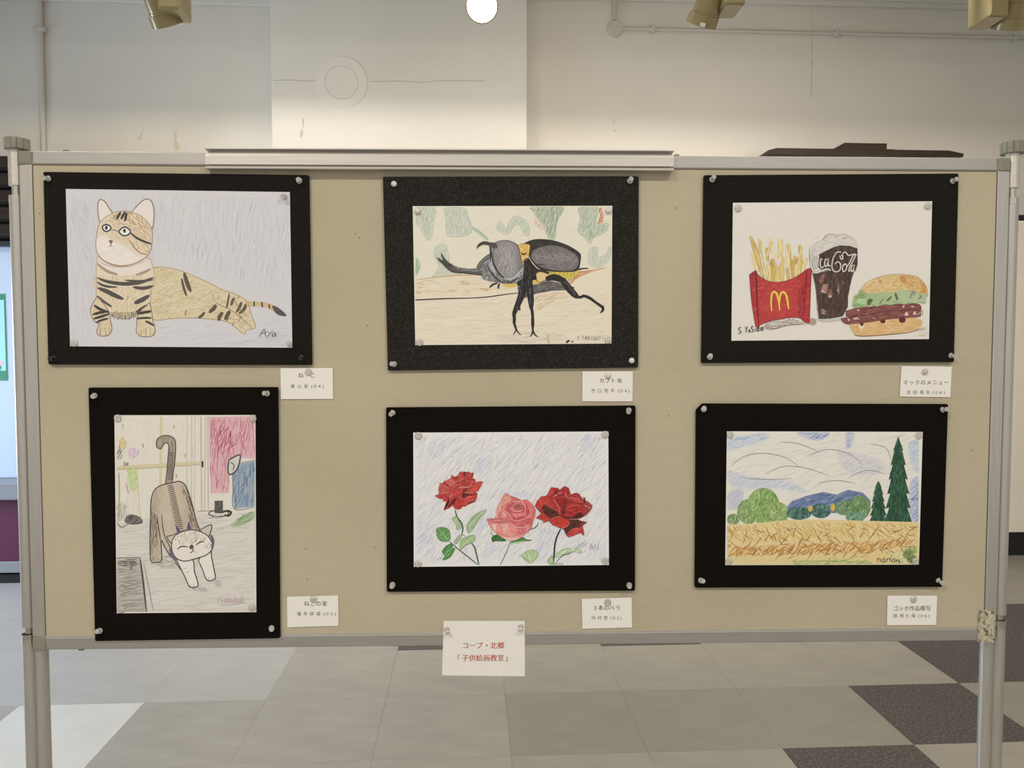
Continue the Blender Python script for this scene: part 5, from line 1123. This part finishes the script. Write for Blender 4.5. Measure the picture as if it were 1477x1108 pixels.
leaf([(52, 190), (70, 178), (110, 175), (152, 192), (166, 230), (162, 282), (100, 290), (62, 255)], (104, 150, 88), [[(75, 195), (110, 235), (155, 278)], [(110, 235), (85, 240)], [(110, 235), (115, 195)], [(130, 255), (100, 268)], [(130, 255), (148, 225)]])
leaf([(98, 378), (128, 332), (180, 308), (186, 344), (206, 350), (182, 398), (150, 430), (105, 442), (122, 410)], (88, 142, 78), [[(190, 345), (150, 370), (115, 410)], [(150, 370), (120, 370)], [(165, 360), (160, 400)]])
leaf([(245, 335), (258, 282), (318, 246), (364, 238), (369, 280), (340, 302), (280, 330), (255, 358)], (154, 180, 126), [[(250, 350), (300, 290), (355, 255)], [(300, 290), (335, 292)], [(285, 305), (280, 275)]])
leaf([(178, 106), (212, 84), (236, 120), (258, 168), (250, 186), (220, 192), (214, 150)], (164, 184, 140)); leaf([(300, 172), (328, 112), (370, 72), (420, 42), (462, 38), (402, 110), (372, 160), (320, 222)], (158, 180, 136), [[(318, 215), (335, 150), (390, 90), (440, 50)]]); leaf([(200, 300), (225, 255), (262, 232), (250, 275), (215, 310)], (160, 182, 140))
leaf([(750, 407), (798, 370), (850, 360), (887, 386), (872, 430), (825, 467), (780, 442)], (172, 194, 142), [[(825, 465), (815, 420), (800, 380)], [(815, 420), (850, 385)], [(818, 435), (775, 410)], [(820, 440), (862, 415)]])
leaf([(1036, 388), (1090, 356), (1152, 348), (1150, 380), (1082, 402), (1034, 422)], (178, 196, 150), [[(1040, 415), (1090, 380), (1150, 360)]]); leaf([(962, 450), (1000, 408), (1012, 470), (985, 482)], (170, 192, 142)); leaf([(1175, 372), (1215, 350), (1250, 385), (1200, 378)], (182, 198, 158)); leaf([(1020, 480), (1060, 470), (1095, 476), (1050, 484)], (180, 198, 150))
A.hatch([(1165, 350), (1240, 300), (1295, 280), (1272, 330), (1200, 352)], 30, 7, 50, 5, [(176, 182, 178), (160, 170, 160)], 8)
leaf([(505, 262), (520, 245), (560, 238), (612, 270), (616, 286), (540, 286), (516, 292)], (62, 112, 62)); leaf([(655, 300), (750, 258), (790, 275), (832, 280), (740, 292), (690, 304)], (78, 128, 70)); A.fill([(665, 300), (740, 290), (790, 284), (740, 300), (690, 308)], (160, 200, 130)); A.line([(500, 205), (506, 230), (522, 246)], 8, (120, 140, 104)); A.line([(506, 268), (522, 288)], 14, (36, 48, 36))
A.new('red_rose')
A.crop = (620, 670, 15.833)
o1 = [(110, 715), (215, 680), (200, 600), (195, 540), (235, 455), (200, 432), (300, 420), (330, 365), (350, 380), (480, 312), (492, 245), (510, 240), (560, 285), (640, 260), (682, 162), (770, 170), (800, 160), (830, 175), (900, 160), (930, 200), (1000, 180), (975, 300), (1045, 352), (1040, 405), (1190, 378), (1208, 412), (1160, 510), (1110, 600), (1040, 640), (1092, 668), (1072, 780), (1032, 850), (862, 922), (800, 968), (765, 955), (700, 1022), (600, 1032), (548, 990), (530, 935), (440, 1000), (312, 1046), (382, 828), (312, 852), (290, 790), (200, 780)]
A.fill(o1, (178, 54, 50), False); A.hatch(o1, 40, 14, 70, 13, [(190, 70, 62), (164, 44, 42), (182, 58, 54), (200, 92, 84)], 22, False)
def petals(lst):
    for pl, c in lst:
        A.fill(pl, c, False); c = np.array(c); a_, b_ = np.array(pl[0]), np.array(pl[len(pl) // 2])
        A.hatch(pl, math.degrees(math.atan2(-(b_[1] - a_[1]), b_[0] - a_[0])), 13, 60, 12, [tuple(np.clip(c - 20, 20, 255)), tuple(np.clip(c + 14, 0, 255)), tuple(c)], 12, False)
petals([([(210, 470), (320, 432), (460, 560), (430, 660), (300, 690), (215, 640)], (196, 84, 76)), ([(350, 385), (520, 320), (600, 420), (480, 520), (400, 450)], (200, 96, 88)), ([(900, 630), (1000, 490), (1190, 388), (1108, 590), (1000, 628)], (206, 72, 58)), ([(520, 720), (600, 620), (760, 558), (690, 690)], (208, 66, 54)), ([(760, 790), (830, 700), (1070, 720), (1030, 830), (870, 890), (800, 945)], (198, 66, 58)), ([(552, 940), (600, 860), (700, 762), (752, 900), (690, 1012), (600, 1024)], (192, 54, 50)),
        ([(125, 712), (250, 690), (400, 700), (350, 790), (210, 770)], (180, 62, 58)), ([(640, 260), (690, 170), (770, 175), (790, 300), (680, 340)], (196, 80, 72)), ([(800, 540), (940, 470), (1030, 380), (930, 360), (880, 450)], (200, 84, 74)), ([(710, 520), (900, 380), (920, 500), (800, 540)], (184, 56, 52)),
        ([(320, 1036), (400, 850), (445, 745), (430, 900), (350, 1020)], (64, 20, 20)), ([(390, 1000), (520, 800), (640, 740), (560, 890), (450, 960)], (118, 30, 30)), ([(722, 740), (770, 570), (850, 560), (800, 660), (1000, 690), (760, 770)], (104, 34, 32)), ([(770, 168), (806, 166), (796, 262), (768, 272)], (104, 30, 30)), ([(955, 310), (975, 210), (1000, 186), (985, 280)], (92, 36, 36)), ([(750, 900), (790, 950), (850, 920), (780, 965)], (80, 26, 26)), ([(870, 890), (1030, 820), (1030, 850), (862, 922)], (120, 34, 36)), ([(1000, 655), (1088, 672), (1050, 700)], (110, 40, 40))])
for p, w, c in (([(470, 760), (480, 720), (520, 670)], 14, (222, 156, 140)), ([(640, 550), (720, 515), (850, 520), (960, 480)], 14, (224, 166, 150)), ([(300, 440), (380, 470), (460, 500)], 12, (120, 44, 44)), ([(240, 540), (300, 520)], 30, (140, 34, 36)), ([(380, 590), (420, 580)], 26, (150, 40, 40)), ([(520, 320), (600, 300), (660, 270)], 13, (120, 38, 38)), ([(720, 390), (780, 380), (800, 330)], 16, (140, 44, 44)), ([(430, 430), (500, 440), (560, 430)], 12, (214, 130, 118)), ([(600, 400), (700, 350), (780, 330)], 12, (214, 126, 114)), ([(500, 560), (620, 480), (740, 460)], 12, (212, 120, 108)), ([(250, 650), (330, 640), (420, 600)], 11, (214, 130, 116)), ([(760, 640), (900, 640), (1040, 640)], 12, (200, 130, 116)), ([(640, 740), (690, 740), (720, 700)], 11, (190, 120, 106)), ([(840, 740), (920, 720), (960, 760)], 12, (216, 120, 104)), ([(845, 240), (880, 180)], 20, (130, 50, 50)), ([(890, 330), (910, 400), (880, 470)], 14, (140, 44, 44)), ([(570, 860), (540, 950)], 12, (100, 30, 30)), ([(880, 220), (930, 260)], 24, (206, 130, 116))): A.line(p, w, c)
A.new('pink_rose')
A.crop = (695, 700, 12.311)
o2 = [(80, 592), (160, 598), (240, 580), (252, 480), (265, 400), (300, 330), (340, 262), (408, 142), (430, 134), (520, 188), (620, 230), (700, 266), (800, 248), (900, 330), (966, 440), (942, 560), (892, 720), (790, 850), (700, 930), (600, 975), (480, 986), (400, 950), (300, 890), (180, 790), (118, 680)]
A.fill(o2, (214, 116, 112), False); A.hatch(o2, 60, 11, 60, 10, [(206, 100, 100), (222, 132, 126), (212, 112, 110)], 18, False)
petals([([(350, 290), (412, 172), (510, 200), (530, 268), (430, 350), (370, 430)], (222, 148, 126)), ([(520, 195), (620, 235), (700, 270), (600, 285), (520, 270)], (206, 96, 90)), ([(265, 420), (330, 290), (345, 400), (300, 480), (280, 580), (245, 575)], (224, 158, 142)), ([(330, 420), (470, 500), (540, 605), (300, 600), (310, 500)], (208, 108, 108)), ([(350, 440), (440, 500), (420, 570), (360, 580)], (222, 152, 142)),
        ([(410, 440), (480, 320), (600, 282), (720, 292), (770, 430), (740, 570), (560, 612), (480, 520)], (200, 84, 90)), ([(500, 400), (590, 300), (710, 300), (750, 400), (640, 460), (560, 440)], (208, 110, 108)), ([(560, 380), (640, 330), (740, 370), (720, 410), (620, 410)], (172, 78, 82)), ([(600, 360), (650, 340), (700, 370), (640, 380)], (150, 96, 92)), ([(510, 480), (620, 500), (760, 480), (750, 540), (600, 580)], (220, 122, 118)),
        ([(760, 290), (800, 262), (890, 335), (958, 440), (930, 560), (860, 640), (790, 600), (865, 500), (820, 390)], (216, 108, 102)), ([(780, 300), (830, 380), (870, 500), (800, 560), (770, 440)], (196, 82, 86)), ([(300, 610), (560, 630), (760, 580), (900, 600), (880, 720), (640, 740), (480, 650)], (204, 96, 98)),
        ([(115, 640), (330, 668), (430, 652), (520, 664), (620, 735), (740, 745), (860, 710), (790, 850), (700, 930), (600, 975), (480, 985), (400, 950), (300, 890), (180, 790)], (222, 136, 126)), ([(180, 690), (250, 700), (255, 790), (215, 800)], (226, 188, 168)), ([(340, 680), (480, 690), (490, 850), (380, 860)], (224, 156, 142)), ([(300, 880), (420, 930), (600, 925), (700, 915), (600, 972), (480, 984), (400, 950)], (228, 176, 158)), ([(620, 760), (820, 740), (770, 860), (640, 880)], (210, 108, 106)),
        ([(84, 596), (300, 602), (440, 628), (408, 662), (250, 658), (112, 636)], (206, 116, 116))])
for p, w, c in (([(330, 410), (450, 480), (545, 606)], 13, (230, 176, 164)), ([(345, 290), (340, 400), (310, 500)], 10, (228, 180, 168)), ([(480, 330), (560, 290), (680, 285), (750, 340), (775, 440), (740, 520)], 12, (228, 160, 152)), ([(500, 400), (560, 450), (640, 466), (730, 440)], 13, (230, 168, 160)), ([(560, 380), (620, 420), (700, 420), (745, 395)], 9, (138, 62, 66)), ([(640, 310), (690, 290), (740, 360)], 10, (226, 160, 150)), ([(610, 350), (650, 330), (660, 370)], 8, (130, 84, 80)), ([(820, 390), (870, 500), (800, 570), (700, 610), (560, 632)], 12, (230, 164, 154)), ([(520, 670), (580, 730), (660, 750), (760, 735), (840, 690)], 11, (230, 164, 152)),
                ([(100, 632), (250, 662), (410, 664), (440, 640)], 8, (150, 70, 72)), ([(85, 595), (240, 590), (430, 620)], 8, (178, 112, 108)), ([(300, 480), (295, 590)], 8, (180, 80, 82)), ([(350, 440), (380, 370), (470, 310), (540, 280)], 10, (190, 76, 78)), ([(560, 600), (700, 590), (780, 540)], 14, (182, 60, 72)), ([(520, 190), (620, 230), (700, 268)], 7, (130, 80, 78)), ([(820, 680), (800, 790), (750, 860)], 9, (226, 156, 146)), ([(770, 855), (860, 780), (890, 720)], 9, (170, 60, 66)), ([(410, 150), (430, 136)], 10, (110, 70, 60)), ([(500, 200), (560, 215)], 9, (190, 100, 80))): A.line(p, w, c)
A.new('red_rose')
A.crop = (765, 695, 12.31)
o3 = [(80, 430), (110, 350), (190, 258), (270, 250), (300, 225), (340, 140), (372, 92), (430, 105), (482, 106), (526, 142), (570, 100), (612, 74), (680, 110), (700, 170), (720, 228), (790, 198), (850, 210), (900, 262), (945, 320), (940, 262), (962, 280), (975, 342), (1010, 345), (1050, 372), (1102, 420), (1082, 490), (1040, 540), (990, 590), (880, 650), (830, 664), (920, 700), (1016, 710), (922, 782), (945, 860), (955, 905), (950, 958), (882, 905), (760, 960), (680, 982), (642, 960), (590, 842), (540, 826), (400, 770), (322, 690), (240, 727), (210, 680), (95, 640), (190, 562)]
A.fill(o3, (166, 44, 44), False); A.hatch(o3, 60, 12, 60, 11, [(176, 54, 50), (150, 36, 38), (166, 46, 44), (186, 66, 60)], 20, False)
petals([([(200, 470), (240, 400), (330, 450), (430, 500), (525, 590), (500, 622), (350, 640), (250, 575)], (88, 40, 36)), ([(100, 440), (130, 480), (200, 550), (110, 470)], (50, 18, 20)), ([(100, 415), (190, 270), (285, 272), (305, 385), (230, 390), (190, 480), (130, 460)], (196, 60, 54)), ([(290, 240), (372, 105), (430, 140), (400, 220), (350, 262)], (190, 56, 50)), ([(400, 230), (450, 160), (510, 150), (440, 220)], (110, 34, 34)), ([(300, 290), (420, 290), (520, 480), (470, 510), (330, 430)], (182, 54, 50)),
        ([(440, 300), (600, 280), (620, 400), (540, 560), (500, 440)], (160, 36, 38)), ([(530, 150), (612, 85), (690, 140), (700, 260), (640, 270)], (172, 44, 44)), ([(610, 300), (640, 320), (620, 560), (540, 600), (560, 480)], (118, 32, 32)), ([(730, 235), (800, 210), (900, 270), (950, 350), (860, 350), (740, 300)], (178, 56, 52)), ([(620, 480), (720, 410), (900, 420), (980, 480), (860, 550), (740, 610), (650, 600)], (176, 46, 44)), ([(740, 620), (850, 552), (912, 538), (925, 585), (985, 585), (880, 645), (700, 655)], (84, 32, 30)), ([(560, 600), (640, 620), (740, 640), (660, 660), (520, 620)], (96, 28, 28)),
        ([(980, 350), (1050, 375), (1095, 420), (1070, 490), (990, 580), (960, 480)], (158, 62, 58)), ([(690, 672), (850, 680), (890, 800), (760, 820), (680, 880), (640, 950), (592, 842), (695, 745)], (84, 44, 38)), ([(860, 690), (930, 700), (1010, 712), (920, 778), (885, 760)], (138, 50, 50)), ([(850, 680), (930, 705), (890, 740)], (70, 44, 42)), ([(340, 690), (440, 632), (540, 620), (640, 660), (697, 722), (640, 790), (540, 822), (420, 772)], (196, 56, 48)), ([(110, 635), (240, 565), (332, 662), (232, 720), (212, 672)], (196, 62, 52)), ([(648, 945), (720, 852), (820, 812), (905, 840), (860, 890), (740, 960), (680, 976)], (194, 66, 58)), ([(890, 800), (920, 790), (950, 900), (945, 950), (890, 900)], (186, 62, 56))])
for p, w, c in (([(425, 290), (440, 350), (510, 450), (520, 580)], 10, (210, 120, 110)), ([(300, 280), (330, 420), (430, 490), (500, 500)], 9, (196, 96, 88)), ([(400, 265), (480, 220), (560, 180)], 20, (206, 120, 110)), ([(620, 170), (640, 260), (700, 290)], 11, (212, 134, 122)), ([(620, 500), (700, 430), (800, 410), (900, 430)], 9, (204, 104, 94)), ([(700, 720), (660, 780), (560, 820)], 9, (216, 140, 126)), ([(690, 660), (800, 660), (880, 645)], 9, (170, 150, 136)), ([(340, 690), (440, 628), (540, 616)], 8, (206, 130, 116)), ([(660, 360), (700, 350), (760, 330)], 14, (96, 36, 36)), ([(740, 300), (850, 350), (940, 360)], 12, (208, 116, 106)), ([(720, 240), (790, 205), (850, 215), (940, 320), (965, 345)], 9, (92, 34, 36)), ([(940, 380), (970, 340), (950, 270)], 20, (96, 34, 36)), ([(760, 500), (800, 530), (850, 500)], 14, (120, 28, 30)), ([(830, 420), (880, 410)], 18, (120, 30, 30)), ([(960, 420), (1020, 440), (1060, 480)], 14, (214, 150, 138)), ([(1000, 400), (1030, 480), (1000, 540)], 10, (90, 40, 40)), ([(440, 200), (520, 230), (600, 230)], 12, (120, 30, 32)), ([(120, 470), (180, 545)], 16, (44, 18, 18)), ([(600, 130), (640, 180)], 14, (130, 30, 32)), ([(380, 330), (400, 370)], 18, (120, 28, 30)), ([(700, 280), (800, 290), (880, 320)], 9, (214, 130, 118)), ([(720, 860), (800, 822), (880, 830)], 8, (214, 120, 108)), ([(870, 880), (920, 860)], 12, (90, 34, 34))): A.line(p, w, c)
A.new('signature')
A.crop = (620, 730, 5.681)
A.write('AN', 1310, 306, 30, 52, 10, 4, (148, 152, 166)); A.line([(1406, 354), (1412, 356)], 5, (160, 162, 170))
A.new(None)

# ---------------------------------------------------------------- 6: a plain landscape, field and trees under a cloudy sky
A = Art('pencil_drawing', C6, [(216, 193), (1259, 196), (1238, 903), (207, 906)], (218, 211, 197), 'coloured pencil landscape of a golden field with green trees and cloudy sky')
A.new('sky')
A.hatch([(218, 196), (1256, 198), (1246, 640), (214, 600)], 18, 13, 90, 5, [(208, 204, 196), (214, 208, 198), (200, 198, 194)], 10, False, keep=.7)
for pl, cols in (([(220, 240), (300, 215), (420, 200), (440, 235), (340, 265), (220, 300)], [(158, 174, 196), (174, 186, 202), (190, 196, 204)]), ([(590, 197), (760, 197), (720, 240), (640, 232)], [(112, 128, 170), (132, 146, 184), (160, 170, 196)]), ([(850, 198), (895, 198), (880, 270), (850, 285)], [(136, 150, 184), (166, 174, 196)]), ([(1180, 260), (1254, 250), (1250, 420), (1200, 380)], [(160, 176, 200), (178, 190, 206)]), ([(1190, 470), (1250, 450), (1243, 670), (1190, 670)], [(108, 128, 172), (132, 150, 188), (156, 170, 196)]),
                 ([(220, 400), (330, 430), (560, 460), (640, 520), (500, 500), (300, 500), (222, 470)], [(176, 184, 198), (190, 194, 202)]), ([(222, 520), (300, 500), (290, 590), (222, 610)], [(186, 184, 196), (176, 176, 194)]), ([(800, 300), (1000, 330), (1060, 400), (880, 430)], [(190, 186, 190), (200, 195, 195)])): A.fill(pl, tuple(np.array(cols[-1]) * .5 + np.array((218, 211, 197)) * .5)); A.hatch(pl, 24, 7, 60, 5, cols, 10)
for p in ([(240, 380), (300, 330), (400, 310), (520, 330), (600, 380)], [(420, 420), (520, 380), (640, 390), (760, 430)], [(640, 330), (740, 290), (860, 310), (940, 370)], [(860, 440), (960, 400), (1060, 420)], [(300, 440), (420, 450), (560, 445)], [(500, 250), (600, 260), (700, 300)], [(980, 260), (1060, 280), (1090, 340)], [(700, 470), (800, 455), (900, 470)]): A.line(p, 4, (142, 138, 140))
A.new('hills')
hl = [(530, 600), (560, 566), (640, 536), (730, 516), (800, 530), (860, 504), (940, 520), (980, 560), (980, 620), (530, 640)]
A.fill(hl, (112, 128, 160), False); A.hatch(hl, 25, 7, 50, 6, [(86, 104, 146), (104, 122, 158), (130, 144, 174), (74, 92, 136)], 14, False)
A.new('trees')
def bush(cx, cy, rx, ry, c):
    c = np.array(c); pl = [(x, y) for x, y in oval(cx, cy, rx, ry, 0, 16)]; A.fill(pl, tuple(c)); A.hatch(pl, 70, 6, 30, 5, [tuple(np.clip(c - 34, 20, 255)), tuple(c + 12), tuple(c - 14), tuple(np.minimum(c + 36, 230))], 28, bend=.2)
for b_ in ((330, 620, 60, 66, (128, 154, 92)), (410, 590, 86, 96, (134, 162, 92)), (480, 630, 66, 62, (140, 164, 98)), (250, 662, 34, 30, (126, 146, 96)), (600, 630, 66, 34, (74, 108, 96)), (716, 616, 54, 40, (72, 108, 98)), (840, 600, 50, 40, (110, 138, 100)), (920, 600, 60, 66, (108, 140, 90)), (900, 650, 52, 28, (104, 142, 112)), (660, 605, 12, 16, (206, 176, 70)), (780, 598, 12, 20, (206, 176, 70))): bush(*b_)
def pine(cx, top, base, w):
    c = np.array((42, 80, 58)); pl = [(cx, top)]
    n = 6; L, R_ = [], []
    for i in range(1, n + 1):
        y = top + (base - top) * i / n; ww = w * (i / n) ** .55
        R_ += [(cx + ww, y), (cx + ww * .72, y - 4)]; L += [(cx - ww, y), (cx - ww * .72, y - 4)]
    pl = [(cx, top)] + R_[:-1] + L[:-1][::-1]
    A.fill(pl, tuple(c), False); A.hatch(pl, 80, 7, 40, 5, [(34, 66, 48), (54, 98, 70), (70, 112, 76), (30, 60, 46)], 14, False); A.line([(cx, base - 4), (cx, base + 18)], 12, (84, 66, 46))
pine(1128, 220, 680, 74); pine(1022, 455, 682, 50)
A.new('field')
fd = [(210, 690), (330, 685), (540, 665), (700, 662), (900, 668), (1240, 676), (1238, 900), (208, 903)]
A.fill(fd, (216, 192, 134), False)
A.hatch([(212, 695), (540, 668), (1240, 680), (1238, 760), (212, 790)], 130, 8, 50, 5, [(214, 178, 98), (208, 166, 80), (222, 200, 140), (196, 152, 74)], 16, False)
A.hatch([(215, 800), (600, 790), (1236, 755), (1236, 800), (900, 850), (215, 865)], 45, 6, 70, 5, [(204, 144, 66), (196, 132, 56), (212, 162, 88), (182, 118, 54)], 14, False)
A.hatch([(212, 865), (900, 850), (1236, 800), (1236, 898), (212, 900)], 40, 9, 50, 4, [(218, 186, 110), (214, 176, 96), (200, 196, 140)], 16, False)
A.hatch([(212, 700), (1240, 690), (1238, 850), (212, 860)], -40, 30, 60, 4, [(150, 104, 54), (164, 116, 60)], 18, False, keep=.6); A.hatch([(212, 700), (1240, 690), (1238, 880), (212, 880)], 50, 34, 60, 4, [(150, 100, 50)], 18, False, keep=.5)
A.hatch([(560, 880), (800, 870), (1000, 880), (1000, 900), (560, 902)], 5, 6, 50, 5, [(160, 178, 110), (140, 164, 96)], 8, False); A.hatch([(1100, 840), (1180, 820), (1236, 810), (1234, 898), (1060, 898)], 40, 9, 40, 4, [(196, 200, 150)], 12, False)
for b_ in ((1205, 824, 24, 24, (152, 162, 90)), (1180, 846, 26, 28, (124, 142, 80)), (1200, 872, 26, 24, (116, 132, 78))): bush(*b_)
A.new('signature')
SG = (56, 50, 44)
A.write('nana', 1012, 858, 22, 32, 4, 4, SG, .15); A.line([(1116, 886), (1122, 874), (1120, 892)], 4, SG); A.line([(1128, 886), (1134, 876), (1132, 894), (1150, 884)], 4, SG)
A.new(None)
